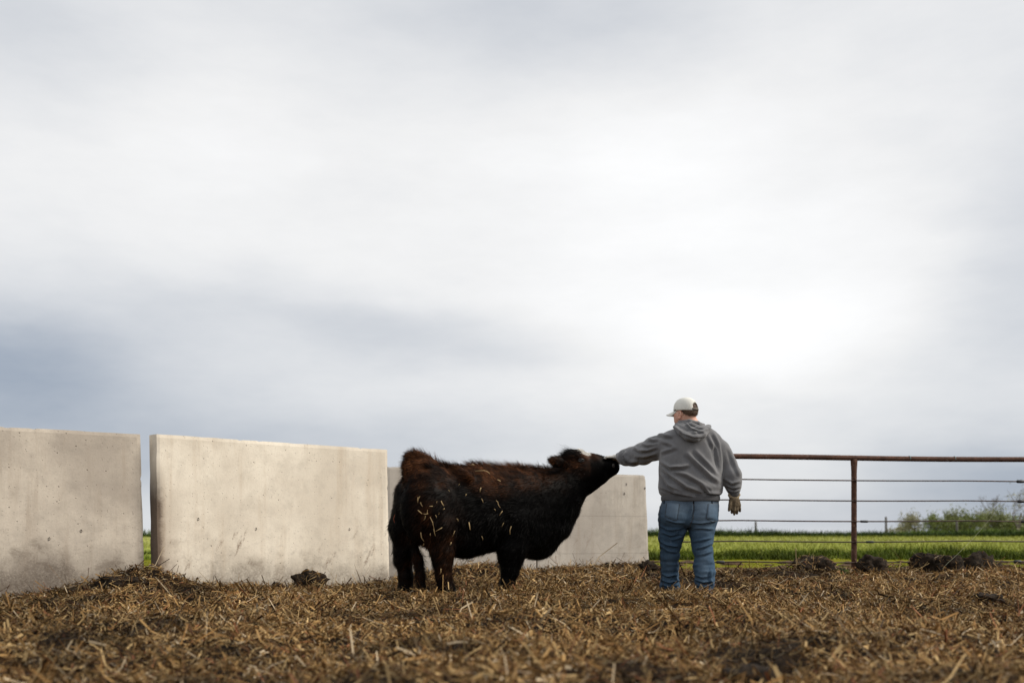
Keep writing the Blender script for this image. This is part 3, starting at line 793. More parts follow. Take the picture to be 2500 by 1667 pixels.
# coat of hair
def make_fur(Qs, Ns, L, flow, stiff, width, rg, k=4):
    n = len(Qs)
    tdir = flow - Ns * (flow * Ns).sum(1)[:, None]; tdir = unit(tdir + rg.normal(0, .22, (n, 3)))
    d = unit(tdir * (1 - stiff)[:, None] + Ns * stiff[:, None])
    side = unit(np.cross(d, Ns) + rg.normal(0, .25, (n, 3))); V = np.zeros((n, k, 2, 3))
    for i, q in enumerate(np.linspace(0, 1, k)):
        p = Qs + d * (q * L)[:, None] + (tdir - Ns * .25) * (q * q * L * .30)[:, None] - Ns * .003
        ww = width * (1 - .92 * q) * .5
        V[:, i, 0] = p - side * ww[:, None]; V[:, i, 1] = p + side * ww[:, None]
    base = np.arange(n)[:, None] * (2 * k)
    F = np.concatenate([base + np.array((2 * i, 2 * i + 1, 2 * i + 3, 2 * i + 2)) for i in range(k - 1)])
    return V.reshape(-1, 3), F
rg = np.random.default_rng(5)
NQ = normals(Q, CF)
pts, tri = sample(Q, CF, 78000, rg)
Nn = unit(NQ[tri].mean(1))
u, v, z = pts.T
flow = np.stack([np.full(len(u), -.8), np.zeros(len(u)), -.25 - .75 * sstep(.95, .5, z)], 1)
flow += (np.stack([noise3(pts, 6, 40), noise3(pts, 6, 41), noise3(pts, 6, 42)], 1) - .5) * 2.0
hd = sstep(1.62, 1.72, u)
flow = flow * (1 - hd)[:, None] + np.stack([-np.ones(len(u)), 0 * u, .35 * np.ones(len(u))], 1) * hd[:, None]
L = rg.uniform(.022, .048, len(u)) * (1 - .62 * hd) * (.6 + .9 * noise3(pts, 7, 44))
L *= 1 - .35 * sstep(.35, .15, z)
stiff = np.clip(.22 + .12 * rg.normal(size=len(u)), .05, .6)
ridge = sstep(.75, .95, Nn[:, 2]) * sstep(.9, 1.1, z) * (noise3(pts, 9, 45) > .52) * (1 - hd)
L = L * (1 + .75 * ridge); stiff = np.clip(stiff + .30 * ridge, 0, .75)
poll = np.exp(-((u - cw(1760, 150)[0]) / .07) ** 2 - ((z - cw(1760, 150)[2]) / .07) ** 2); L *= 1 + .9 * poll
earm = (np.abs(v) > .14) * (u > cw(1500, 250)[0] - .05) * (z > 1.1); L = np.where(earm, rg.uniform(.02, .042, len(u)), L); stiff = np.where(earm, .45, stiff)
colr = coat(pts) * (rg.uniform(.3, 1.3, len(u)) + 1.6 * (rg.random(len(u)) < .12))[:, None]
colr = np.where((rg.random(len(u)) < .05)[:, None], np.array((.012, .010, .009)), colr)
FV, FF = make_fur(pts, Nn, L, flow, stiff, rg.uniform(.003, .007, len(u)), rg)
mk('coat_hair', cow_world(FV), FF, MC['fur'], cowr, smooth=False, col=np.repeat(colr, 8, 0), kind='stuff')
# tail hair
tp, tn = [], []
TP = np.array([a for a, r in tq]); TR = np.array([r for a, r in tq])
nh = 5200; s = np.concatenate([rg.uniform(.8, 4.2, 1900), rg.uniform(4.0, 10.3, nh - 1900)])
base = np.stack([np.interp(s, np.arange(len(TP)), TP[:, i]) for i in range(3)], 1); rad = np.interp(s, np.arange(len(TP)), TR)
rd = unit(rg.normal(size=(nh, 3))); base = base + rd * rad[:, None] * .9
fl_ = np.stack([np.interp(s, np.arange(len(TP)) + .5, np.gradient(TP[:, i])) for i in range(3)], 1); fl_ = unit(fl_)
up_ = (s < 4)[:, None]; fl_ = np.where(up_, unit(np.array((-.75, 0, .45)) + rg.normal(0, .25, (nh, 3))), fl_)
ly = np.where(s < 4, rg.uniform(.03, .075, nh), rg.uniform(.03, .11, nh) * (.6 + .6 * (s > 7)))
tc = np.where(((s < 5.5) & (rg.random(nh) < .6))[:, None], np.array((.11, .043, .017)), np.array((.008, .0065, .0055))) * rg.uniform(.6, 1.4, nh)[:, None]
FV, FF = make_fur(base, rd, ly, fl_, np.where(s < 4, .4, .16), rg.uniform(.003, .007, nh), rg)
mk('tail_hair', cow_world(FV), FF, MC['fur'], cowr, smooth=False, col=np.repeat(tc, 8, 0), kind='stuff')
# eyes, nostril pads, hooves
cb = bvh_of(CV, CF)
def cow_hit(cx, cy):
    px, py = 930 + .26786 * cx, 1060 + .26786 * cy
    d = Vector(P(px, py, 9.0) - np.array((0, 0, CAMZ))).normalized(); h = cb.ray_cast(Vector((0, 0, CAMZ)), d)
    return (np.array(h[0]), np.array(h[1])) if h[0] is not None else (None, None)
def ball(c, r, name, mat, parent, M=None, sub=ICO):
    mk(name, sub[0] * np.array(r) + c, sub[1], mat, parent)
ICO2 = icosphere(3)
h, nn = cow_hit(1825, 236)
if h is not None:
    ball(h + np.array((0, .008, 0)), (.021, .021, .019), 'eye', MC['eye'], cowr, sub=ICO2)
    for up, dz in ((1, .014), (-1, -.015)):
        V, F = tube([h + np.array((.026 * math.cos(q), -.012, dz * math.sin(q) + .0)) for q in np.linspace(.15, math.pi - .15, 9)], .005, 6); mk('eyelid', V, F, MC['nose'], cowr)
h, nn = cow_hit(2118, 285)
if h is not None: ball(h, (.016, .012, .022), 'nostril', MC['hoof'], cowr, sub=ICO2)
for cx, cy, vv in ((618, 1452, -.17), (212, 1462, .17), (1140, 1448, -.16), (1146, 1440, .15)):
    A = cow_world(cw(cx, cy, vv)[None])[0]
    for s in (-1, 1):
        o_ = np.array((VX, VY, 0)) * .034 * s + np.array((.04, .015, 0))
        V = ICO2[0] * np.array((.075, .036, .05)); V[:, 2] = np.maximum(V[:, 2], -.028); V[:, 0] *= 1 - .35 * (V[:, 2] / .05)
        mk('hoof', V + A + o_ + np.array((0, 0, -.005)), ICO2[1], MC['hoof'], cowr)
# bits of straw caught in the coat
bits = [(350, 590, 55, 1.2), (372, 640, 45, -1.1), (340, 600, 50, 1.5), (358, 705, 50, -.7), (410, 722, 40, .1), (425, 700, 30, 1.5), (398, 760, 45, 1.2), (465, 800, 110, -1.25), (490, 880, 80, -1.4), (525, 862, 70, .55), (380, 920, 90, -1.35), (395, 990, 50, 1.1), (548, 632, 50, -1.1), (520, 718, 22, 1.4), (495, 745, 26, -1.2), (645, 900, 60, 1.4), (700, 468, 20, 1.0), (608, 522, 22, -1.2), (904, 512, 40, 1.35), (920, 605, 40, -1.2), (1050, 615, 30, -.9), (1066, 645, 60, -1.2), (1030, 685, 22, -.9), (1085, 720, 50, 1.0), (1178, 870, 80, 1.5), (915, 935, 40, -1.25), (800, 830, 70, -1.4), (985, 300, 25, .3), (960, 360, 70, -.85), (900, 350, 90, .15), (1070, 430, 30, -.6), (548, 1240, 55, 1.4), (455, 905, 25, 1.5), (680, 780, 30, -1.0), (455, 655, 28, .0), (620, 990, 30, 1.4), (140, 770, 75, -1.4), (1100, 820, 40, 1.2), (560, 680, 14, .8), (765, 560, 16, 1.2), (500, 620, 12, 1.4), (830, 300, 30, .2)]
Vb, Fb, Cb = [], [], []
for cx, cy, ln, an in bits:
    h, nn = cow_hit(cx, cy)
    if h is None: continue
    L = ln * .26786 / FPX * h[1]; dv = np.array((math.cos(an), 0, math.sin(an))); dv = unit(dv - nn * (dv @ nn)); dv = unit(dv + nn * .12)
    v_, f_ = tube([h + nn * .022 - dv * L / 2, h + nn * .030 + np.cross(dv, nn) * L * random.uniform(-.12, .12), h + nn * .026 + dv * L / 2], random.uniform(.0022, .0042), 5)
    Fb += [tuple(i + sum(len(q) for q in Vb) for i in f) for f in f_]; Vb.append(v_)
    Cb.append(np.tile(np.array((.42, .30, .15) if cx > 145 else (.42, .12, .06)) * random.uniform(.7, 1.2), (len(v_), 1)))
mk('stuck_straw', np.concatenate(Vb), Fb, MC['straw'], cowr, col=np.concatenate(Cb), kind='stuff')

# ------------------------------------------------------------------ the man
D0 = 9.24
man = root('person', (P(1685, 1450, 9.25)[0], 9.25, .01), 'man seen from behind in grey hoodie, jeans and pale cap, reaching out to the cow', 'person')
def rows(tab, d, ry, cy=None):
    """(py, xl, xr) -> loft lists along z"""
    z, cx, rx = [], [], []
    for i, (py, xl, xr) in enumerate(tab):
        dd = d[i] if isinstance(d, (list, tuple)) else d
        A, B = P(xl, py, dd), P(xr, py, dd); z.append(A[2]); cx.append((A[0] + B[0]) / 2); rx.append((B[0] - A[0]) / 2)
    n = len(tab); dl = list(d) if isinstance(d, (list, tuple)) else [d] * n
    return z, cx, rx, dl, (ry if isinstance(ry, (list, tuple)) else [ry] * n)
def fold(V, N, pts, w, h, face=.15):
    """raised crease along a curve; V,N arrays (world), pts in photo px, w px, h metres"""
    px, py = proj(V); pts = np.array(pts, float); best = np.full(len(V), 1e9); tt = np.zeros(len(V)); sgn = np.zeros(len(V))
    seg = np.linalg.norm(np.diff(pts, axis=0), axis=1); cum = np.concatenate([[0], np.cumsum(seg)])
    for i in range(len(seg)):
        a = pts[i]; b = pts[i + 1]; ab = b - a; L2 = ab @ ab
        t_ = np.clip(((px - a[0]) * ab[0] + (py - a[1]) * ab[1]) / L2, 0, 1)
        dx = px - a[0] - t_ * ab[0]; dy = py - a[1] - t_ * ab[1]; d = np.hypot(dx, dy)
        m = d < best; best[m] = d[m]; tt[m] = (cum[i] + t_[m] * seg[i]) / cum[-1]; sgn[m] = np.sign(ab[0] * dy - ab[1] * dx)[m]
    tap = np.sin(np.clip(tt, 0, 1) * math.pi) ** .6
    f = np.exp(-(best / w) ** 2) - .75 * np.exp(-((best - 1.9 * w) / (1.0 * w)) ** 2) * (sgn > 0)
    msk = sstep(face, -.25, N[:, 1])
    return V + N * (h * f * tap * msk)[:, None]
def limb(f, pts, k=.03):
    q = []
    for px, py, d, r in pts: q.append((P(px, py, d), r * d / FPX))
    f.chain(q, k)
# hoodie
HR = [(1038, 1664, 1718), (1046, 1645, 1734), (1054, 1628, 1745), (1064, 1616, 1754), (1085, 1611, 1759), (1110, 1610, 1761), (1140, 1609, 1762), (1170, 1608, 1763), (1190, 1608, 1764), (1203, 1610, 1763), (1211, 1616, 1757), (1215, 1622, 1750)]
ryh = [.07, .10, .125, .15, .175, .188, .20, .212, .215, .20, .18, .165]
hf = Field(P(1490, 1230, 9.0) - (.12, .42, .0), (P(1830, 1010, 9.2)[0] + .03, 10.05, P(1700, 1010, 9.2)[2]), .0095)
z_, cx_, rx_, cy_, ry_ = rows(HR, D0, ryh); hf.loft(2, z_, cx_, rx_, cy_, ry_, .02, 2.35)
limb(hf, [(1634, 1082, 9.26, 27), (1600, 1094, 9.36, 28.5), (1570, 1107, 9.52, 25.5), (1545, 1114, 9.64, 22.5), (1527, 1116, 9.72, 19), (1518, 1116, 9.76, 15)], .03)
limb(hf, [(1734, 1080, 9.24, 25), (1757, 1100, 9.24, 24), (1779, 1134, 9.22, 19), (1786, 1160, 9.2, 22), (1789, 1178, 9.2, 20), (1791, 1192, 9.21, 16), (1792, 1199, 9.21, 13.5)], .025)
HV, HF = hf.mesh(1); HN = normals(HV, HF)
HV = HV + HN * ((noise3(HV, 9, 60) - .5) * .018 + (noise3(HV, 22, 61) - .5) * .006)[:, None]
c3 = lambda q: [(1500 + a * .14667, 950 + b * .14667) for a, b in q]
for q, w, h in (([(1190, 1040), (1400, 1250), (1620, 1450), (1770, 1560)], 5.0, .020), ([(1330, 1000), (1560, 1240), (1740, 1440)], 4.5, .014), ([(760, 1190), (930, 1300), (1130, 1290), (1260, 1250)], 4.0, .022),
                ([(760, 1260), (900, 1400), (1200, 1620), (1500, 1720)], 4.5, .020), ([(760, 1330), (860, 1560), (1100, 1760)], 4.0, .016), ([(900, 1340), (1200, 1420), (1450, 1560), (1640, 1680)], 4.5, .016), ([(1640, 700), (1720, 900), (1760, 1200), (1775, 1400)], 4.0, .018),
                ([(1560, 760), (1680, 1000), (1740, 1300)], 4.0, .012), ([(730, 740), (850, 770), (980, 790)], 3.5, .014), ([(760, 1060), (900, 1010), (1050, 960)], 4, .013), ([(770, 860), (900, 900), (1010, 960)], 4, .010),
                ([(320, 965), (430, 1020), (560, 1010), (720, 950)], 3.6, .022), ([(440, 900), (560, 940), (720, 900)], 3.4, .013), ([(560, 830), (650, 850), (730, 830)], 3.0, .012), ([(200, 1030), (180, 1110), (260, 1190), (400, 1200)], 3.2, .024), ([(150, 1040), (130, 1130), (190, 1220)], 3.0, .016),
                ([(330, 1120), (500, 1110), (720, 1060)], 4.5, .016), ([(600, 760), (700, 740), (790, 770)], 3.5, .012)):
    HV = fold(HV, HN, c3(q), w, h * 1.35)
c2 = lambda q: [(1480 + a * .338, 950 + b * .338) for a, b in q]
for q, w, h in (([(385, 700), (500, 745), (640, 770), (800, 765)], 4.0, .018), ([(690, 690), (740, 745), (830, 750)], 3.4, .022), ([(400, 600), (450, 690), (560, 740)], 4, .014), ([(850, 640), (910, 680), (970, 660)], 3.0, .016), ([(865, 690), (920, 712), (972, 700)], 2.6, .014), ([(890, 420), (930, 540), (970, 630)], 4, .010), ([(870, 720), (920, 740), (965, 728)], 2.4, .014)):
    HV = fold(HV, HN, c2(q), w, h * 1.3)
hood_o = mk('hoodie', HV, HF, MC['fleece'], man)
# waistband, cuffs
f2 = Field(P(1600, 1232, 9.1) - (.05, .30, 0), P(1770, 1200, 9.3) + (.05, .36, 0), .0075)
z_, cx_, rx_, cy_, ry_ = rows([(1207, 1617, 1754), (1212, 1614, 1757), (1220, 1614, 1757), (1224, 1616, 1755), (1226, 1620, 1751)], D0, [.178, .186, .184, .178, .165]); f2.loft(2, z_, cx_, rx_, cy_, ry_, .01, 2.3)
V, F = f2.mesh(1); mk('waistband', V, F, MC['rib'], hood_o)
f2 = Field(P(1500, 1140, 9.7) - .05, P(1530, 1090, 9.8) + .05, .0065); limb(f2, [(1521, 1116, 9.75, 15.5), (1513.5, 1116, 9.78, 12.5)], .01); V, F = f2.mesh(1); mk('cuff', V, F, MC['rib'], hood_o)
f2 = Field(P(1770, 1220, 9.2) - .06, P(1815, 1180, 9.2) + .06, .0065); limb(f2, [(1792, 1196, 9.21, 14.5), (1792.5, 1204, 9.21, 13)], .01); V, F = f2.mesh(1); mk('cuff', V, F, MC['rib'], hood_o)
# hood lying on the shoulders
f2 = Field(P(1630, 1095, 9.0) - (.02, .12, 0), P(1750, 1010, 9.3) + (.02, .12, 0), .0065)
def arc(pts, k=.012): f2.chain([(P(x, y, d), r * d / FPX) for x, y, d, r in pts], k)
arc([(1647, 1042, 9.14, 4.5), (1662, 1055, 9.075, 7), (1680, 1065, 9.04, 10), (1698, 1067, 9.03, 11), (1715, 1060, 9.05, 9.5), (1728, 1048, 9.11, 7), (1732, 1041, 9.18, 5)])
arc([(1652, 1038, 9.18, 6), (1672, 1048, 9.10, 9), (1694, 1054, 9.07, 10), (1714, 1049, 9.09, 9), (1727, 1042, 9.16, 6)], .02)
arc([(1656, 1035, 9.20, 4), (1676, 1040, 9.09, 5), (1700, 1049, 9.06, 5.5), (1722, 1047, 9.11, 5)], .006)
arc([(1668, 1035, 9.15, 4), (1690, 1036, 9.09, 5), (1712, 1044, 9.09, 4.5)], .006)
arc([(1653, 1036, 9.30, 5), (1660, 1031, 9.20, 5), (1684, 1028, 9.125, 5), (1704, 1033, 9.16, 5), (1716, 1039, 9.24, 5.5), (1716, 1042, 9.33, 5.5)], .012)
V, F = f2.mesh(1); N = normals(V, F)
for q, w, h in (([(1000, 620), (1150, 740), (1330, 800), (1500, 780)], 2.2, .010), ([(1170, 540), (1290, 660), (1430, 700), (1540, 660)], 1.8, .014), ([(1240, 570), (1400, 640), (1500, 650)], 1.6, .010), ([(1230, 700), (1330, 720), (1480, 710), (1580, 640)], 1.8, .012)):
    V = fold(V, N, c3(q), w, h)
mk('hood', V, F, MC['fleece'], hood_o)

# jeans
jf = Field(P(1600, 1462, 9.1) - (.06, .30, .02), P(1765, 1210, 9.3) + (.04, .5, 0), .0095)
z_, cx_, rx_, cy_, ry_ = rows([(1213, 1620, 1750), (1222, 1616, 1754), (1238, 1611, 1755), (1254, 1607, 1754), (1268, 1607, 1752), (1282, 1611, 1748), (1288, 1618, 1740)], D0, [.155, .165, .172, .175, .17, .15, .12]); jf.loft(2, z_, cx_, rx_, cy_, ry_, .02, 2.2)
LL = [(1268, 1608, 1684), (1285, 1609, 1681), (1300, 1609, 1675), (1320, 1609, 1667), (1340, 1611, 1659), (1372, 1613, 1657), (1400, 1613, 1658), (1420, 1611, 1660), (1430, 1611, 1661), (1440, 1614, 1657), (1447, 1616, 1655)]
dl = [9.25, 9.26, 9.27, 9.29, 9.31, 9.35, 9.39, 9.41, 9.42, 9.43, 9.43]
z_, cx_, rx_, cy_, ry_ = rows(LL, dl, [.15, .145, .138, .125, .112, .10, .098, .10, .103, .098, .09]); jf.loft(2, z_, cx_, rx_, cy_, ry_, .012, 2.1)
RL = [(1268, 1676, 1752), (1285, 1680, 1749), (1300, 1682, 1745), (1322, 1687, 1741), (1340, 1691, 1741), (1355, 1694, 1742), (1389, 1696, 1743), (1410, 1693, 1744), (1420, 1693, 1744), (1433, 1698, 1743), (1447, 1700, 1742), (1455, 1702, 1741)]
dr = [9.23, 9.22, 9.21, 9.20, 9.19, 9.18, 9.16, 9.15, 9.15, 9.15, 9.14, 9.14]
z_, cx_, rx_, cy_, ry_ = rows(RL, dr, [.15, .142, .134, .122, .114, .11, .102, .104, .105, .10, .10, .095]); jf.loft(2, z_, cx_, rx_, cy_, ry_, .012, 2.1)
for px in (1648, 1712): jf.ellipsoid(P(px, 1256, D0 - .105), (.125, .10, .125), .05)
JV, JF = jf.mesh(1); JN = normals(JV, JF)
anis = JV * np.array((.55, .55, 1.9))
zz = sstep(.75, .25, JV[:, 2])
JV = JV + JN * ((noise3(anis, 9, 70) - .5) * (.020 + .022 * zz) + (noise3(anis, 24, 71) - .5) * (.012 + .014 * zz))[:, None]
for q, w, h in (([(390, 985), (450, 1010), (540, 1005)], 3, .014), ([(395, 1030), (470, 1055), (550, 1040)], 3, .012), ([(388, 1095), (440, 1120), (520, 1135)], 3, .016), ([(395, 1130), (450, 1165), (515, 1180)], 3, .012), ([(585, 1000), (540, 1060), (470, 1090)], 3.5, .012),
                ([(600, 960), (690, 965), (790, 950)], 3, .012), ([(605, 1010), (680, 1000), (780, 1010)], 3, .010), ([(620, 1100), (690, 1090), (765, 1070)], 3, .012), ([(640, 1150), (700, 1140), (770, 1110)], 3, .014), ([(648, 1200), (710, 1190), (770, 1165)], 3, .010),
                ([(400, 1330), (450, 1350), (520, 1330)], 2.6, .016), ([(398, 1375), (460, 1392), (530, 1375)], 2.6, .020), ([(405, 1410), (470, 1425), (530, 1405)], 2.4, .018), ([(515, 1290), (500, 1360), (535, 1400)], 2.6, .012),
                ([(640, 1370), (700, 1392), (775, 1385)], 2.8, .020), ([(635, 1340), (700, 1360), (750, 1345)], 2.6, .012), ([(650, 1410), (710, 1425), (772, 1400)], 2.6, .018), ([(760, 1300), (750, 1370), (775, 1420)], 2.6, .014), ([(660, 1440), (700, 1470), (760, 1455)], 2.4, .014),
                ([(430, 940), (500, 960), (570, 965)], 3, .010), ([(632, 820), (632, 880), (610, 950)], 2.2, -.012)):
    JV = fold(JV, JN, c2(q), w * .85, h * 1.45)
def denim_col(V):
    px, py = proj(V); n = noise3(V, 6, 77)
    f = np.exp(-((px - 1645) / 26) ** 2 - ((py - 1250) / 26) ** 2) * .55 + np.exp(-((px - 1716) / 26) ** 2 - ((py - 1262) / 34) ** 2) * .7 + np.exp(-((px - 1718) / 14) ** 2 - ((py - 1385) / 50) ** 2) * .45 + np.exp(-((px - 1634) / 12) ** 2 - ((py - 1385) / 40) ** 2) * .2
    f = np.clip(f * (.5 + n), 0, 1); g = sstep(1275, 1215, py) * .35
    c = np.array((.036, .070, .115)) * (1 - f)[:, None] + np.array((.150, .205, .265)) * f[:, None]
    return c * (1 - g)[:, None] + np.array((.115, .125, .135)) * g[:, None]
jeans = mk('jeans', JV, JF, MC['denim'], man, col=denim_col(JV))
jb = bvh_of(JV, JF)
def drape(name, poly_fn, nu, nv, off, mat, parent, col=None):
    """patch that lies on the jeans: poly_fn(u,v)->(px,py)"""
    V = []
    for i in range(nu + 1):
        for j in range(nv + 1):
            px, py = poly_fn(i / nu, j / nv); d = Vector(P(px, py, 9.0) - np.array((0, 0, CAMZ))).normalized()
            h = jb.ray_cast(Vector((0, 0, CAMZ)), d)
            e = off * (0 if i in (0, nu) or j in (0, nv) else 1)
            V.append((np.array(h[0]) + np.array(h[1]) * e) if h[0] is not None else P(px, py, 9.1))
    V = np.array(V); i = np.arange(nu)[:, None] * (nv + 1) + np.arange(nv)[None]
    F = np.stack([i, i + nv + 1, i + nv + 2, i + 1], -1).reshape(-1, 4)
    return mk(name, V, F[:, ::-1], mat, parent, col=denim_col(V) * col if col else None)
def quad(c):
    c = np.array(c, float)
    return lambda u, v: (c[0] * (1 - u) + c[1] * u) * (1 - v) + (c[3] * (1 - u) + c[2] * u) * v
def line_on(pts, name, r, mat, parent):
    P3 = []
    pts = np.array(pts, float); n = max(2, int(np.linalg.norm(np.diff(pts, axis=0), axis=1).sum() / 3)); tt = np.linspace(0, len(pts) - 1, n)
    for q in tt:
        px, py = np.interp(q, range(len(pts)), pts[:, 0]), np.interp(q, range(len(pts)), pts[:, 1]); h = jb.ray_cast(Vector((0, 0, CAMZ)), Vector(P(px, py, 9.0) - np.array((0, 0, CAMZ))).normalized())
        if h[0] is not None: P3.append(np.array(h[0]) + np.array(h[1]) * .004)
    if len(P3) > 2: V, F = tube(P3, r, 5); mk(name, V, F, mat, parent)
pk1 = drape('pocket', quad([(1628, 1226), (1659, 1229), (1652, 1272), (1624, 1260)]), 10, 12, .009, MC['denim'], jeans, 1.18)
pk2 = drape('pocket', quad([(1729, 1228), (1753, 1227), (1750, 1272), (1724, 1266)]), 10, 12, .009, MC['denim'], jeans, 1.25)
for pk, q in ((pk1, [(1628, 1228), (1624, 1259), (1640, 1268), (1652, 1271), (1659, 1231)]), (pk2, [(1729, 1230), (1724, 1265), (1738, 1273), (1749, 1271)])): line_on(q, 'stitching', .0018, MC['mark'], pk)
for q in ((1630, 1229), (1658, 1231)), ((1730, 1230), (1752, 1229)): line_on(q, 'stitching', .0022, MC['stitch'], jeans)
line_on([(1693, 1228), (1693, 1262), (1684, 1284)], 'back_seam', .0035, MC['mark'], jeans)
line_on([(1612, 1232), (1611, 1300), (1612, 1340), (1616, 1420)], 'side_seam', .003, MC['mark'], jeans)
for px in (1622, 1693, 1738): line_on([(px, 1219), (px, 1229)], 'belt_loop', .006, MC['denim'], jeans)

# boots, half sunk in the straw
for px, py, d, nm in ((1722, 1456, 9.12, 0), (1636, 1447, 9.40, 1)):
    c = P(px, py, d); f2 = Field(c - (.12, .16, .12), c + (.12, .34, .18), .009)
    f2.chain([(c + (0, 0, .12), .058), (c + (0, .0, .01), .052)], .03); f2.chain([(c + (0, -.03, -.02), .050), (c + (0, .10, -.025), .052), (c + (0, .20, -.035), .046)], .03, (1, 1, .8))
    V, F = f2.mesh(1); V[:, 2] = np.maximum(V[:, 2], c[2] - .06); mk('boot', V, F, MC['boot'], man)

# body (head, neck, trunk, arms and legs in one surface under the clothes)
HC = P(1673.5, 1003, 9.235); f_ = np.array((-.70, .714, 0)); s_ = np.array((-.714, -.70, 0)); zv = np.array((0, 0, 1.))
M3 = np.array([f_, s_, zv])
def hp(a, b, c): return HC + f_ * a + s_ * b + zv * c
bf = Field(P(1480, 1460, 9.0) - (.1, .25, .03), (P(1830, 1010, 9.2)[0], 10.1, HC[2] + .16), .0085)
bf.ellipsoid(hp(-.005, 0, .008), (.096, .076, .098), .03, M3)
bf.ellipsoid(hp(.035, 0, -.055), (.070, .066, .075), .03, M3)
bf.cone(hp(.0, 0, -.05), P(1690, 1045, 9.24), .070, .085, .04)
z_, cx_, rx_, cy_, ry_ = rows([(p, a + 10, b - 10) for p, a, b in HR[1:-1]], D0, [q - .04 for q in ryh[1:-1]]); bf.loft(2, z_, cx_, rx_, cy_, ry_, .03, 2.2)
z_, cx_, rx_, cy_, ry_ = rows([(1205, 1626, 1744), (1240, 1622, 1744), (1275, 1622, 1740)], D0, [.13, .14, .12]); bf.loft(2, z_, cx_, rx_, cy_, ry_, .03)
limb(bf, [(1636, 1084, 9.26, 17), (1575, 1107, 9.50, 15), (1518, 1116, 9.77, 8)]); limb(bf, [(1732, 1084, 9.24, 16), (1780, 1140, 9.22, 12), (1792, 1203, 9.21, 8)])
limb(bf, [(1792, 1203, 9.21, 7.5), (1794, 1228, 9.21, 6)]); limb(bf, [(1518, 1116, 9.77, 7.5), (1498, 1117, 9.79, 6)])
limb(bf, [(1646, 1275, 9.25, 27), (1636, 1345, 9.32, 17), (1636, 1440, 9.42, 11)]); limb(bf, [(1714, 1275, 9.23, 27), (1717, 1345, 9.19, 18), (1721, 1448, 9.14, 11)])
bf.ellipsoid(hp(-.006, 0, .008), (.098, .078, .098), .02, M3)
bf.ellipsoid(hp(.036, 0, -.05), (.072, .069, .074), .03, M3)
bf.ellipsoid(hp(.072, 0, -.098), (.034, .042, .028), .03, M3)
bf.cone(hp(.098, 0, .0), hp(.118, 0, -.035), .010, .017, .014)
bf.ellipsoid(hp(.06, .045, -.03), (.034, .026, .03), .02, M3); bf.ellipsoid(hp(.06, -.045, -.03), (.034, .026, .03), .02, M3)
bf.cone(hp(.10, -.016, -.075), hp(.10, .016, -.075), .009, .009, .012)
V, F = bf.mesh(1); mk('body', V, F, MC['skin'], man)
for s in (1, -1):
    f2 = Field(hp(-.005, s * .085, -.045) - .08, hp(-.005, s * .085, -.045) + .08, .0042)
    ring = [hp(.004 + .020 * math.cos(a), s * (.078 + .012 * (math.cos(a) < .2)), -.044 + .030 * math.sin(a)) for a in np.linspace(-1.9, 3.6, 12)]
    f2.chain([(p, .0062) for p in ring], .006); f2.ellipsoid(hp(.0, s * .075, -.044), (.018, .009, .026), .008, M3); f2.ellipsoid(hp(.008, s * .079, -.074), (.010, .008, .011), .008, M3)
    V, F = f2.mesh(1); mk('ear', V, F, MC['skin'], man)
    ball(hp(.088, s * .033, .003), (.013, .013, .012), 'eye', MC['eye'], man, sub=ICO2)
    V, F = tube([hp(.095, s * .060, .008), hp(.05, s * .086, .008), hp(.01, s * .089, .004)], .003, 6); mk('glasses_temple', V, F, MC['mark'], man)
# hair below the cap
f2 = Field(HC - .2, HC + .2, .006)
f2.ellipsoid(hp(-.018, 0, .008), (.102, .086, .086), .02, M3); f2.ellipsoid(hp(-.062, 0, -.022), (.056, .068, .036), .02, M3)
V, F = f2.mesh(1); N = normals(V, F); rel = (V - HC) @ M3.T
keep = (rel[:, 0] < -.012 + .10 * np.maximum(0, rel[:, 2] - .005)) & (rel[:, 2] > -.062 + .010 * np.sin(rel[:, 1] * 60)) & (rel[:, 2] < .10)
V = V + N * ((noise3(V, 60, 80) - .5) * .006)[:, None]
hc = np.where((noise3(V, 45, 81) > .5)[:, None], np.array((.115, .07, .045)), np.array((.06, .034, .022)))
Fk = F[keep[F].all(1)]; hair = mk('hair', V, Fk, MC['hair'], man, col=hc)
rgh = np.random.default_rng(9); hp_, ht = sample(V, Fk, 2600, rgh); hN = unit(N[ht].mean(1))
hcol = np.array([(.13, .08, .05), (.065, .036, .022), (.20, .14, .10)])[rgh.integers(0, 3, 2600)] * rgh.uniform(.6, 1.2, 2600)[:, None]
FV, FF = make_fur(hp_, hN, rgh.uniform(.012, .026, 2600), np.tile(np.array((0, -.25, -1.)), (2600, 1)), np.full(2600, .16), np.full(2600, .0022), rgh)
mk('hair_strands', FV, FF, MC['hair'], hair, smooth=False, col=np.repeat(hcol, 8, 0), kind='stuff')
# cap
def dome(nu=56, nv=16):
    V, F = [], []
    for j in range(nv + 1):
        ph = (math.pi / 2) * j / nv
        for i in range(nu):
            a = math.tau * i / nu; r = math.cos(ph) ** .80; hgt = .122 * math.sin(ph) ** 1.05
            fa = .118 * r * math.cos(a); lean = .010 * (1 if math.cos(a) > 0 else 0) * math.sin(2 * ph)
            seam = 1 - .006 * math.exp(-((abs(((a / (math.tau / 6)) % 1) - .5) - .5) / .03) ** 2)
            V.append(hp((fa + lean) * seam - .006, .093 * r * math.sin(a) * seam, -.001 + hgt + .006 * math.cos(a) * (1 - j / nv)))
    for j in range(nv):
        for i in range(nu):
            am = math.tau * (i + .5) / nu; da = abs(am - math.pi); zc = (j + .5) / nv
            if da < .47 and zc < .42 and (da / .47) ** 2 + (max(0, zc - .12) / .30) ** 2 < 1: continue      # arch opening at the back
            F.append((j * nu + i, j * nu + (i + 1) % nu, (j + 1) * nu + (i + 1) % nu, (j + 1) * nu + i))
    return np.array(V), F
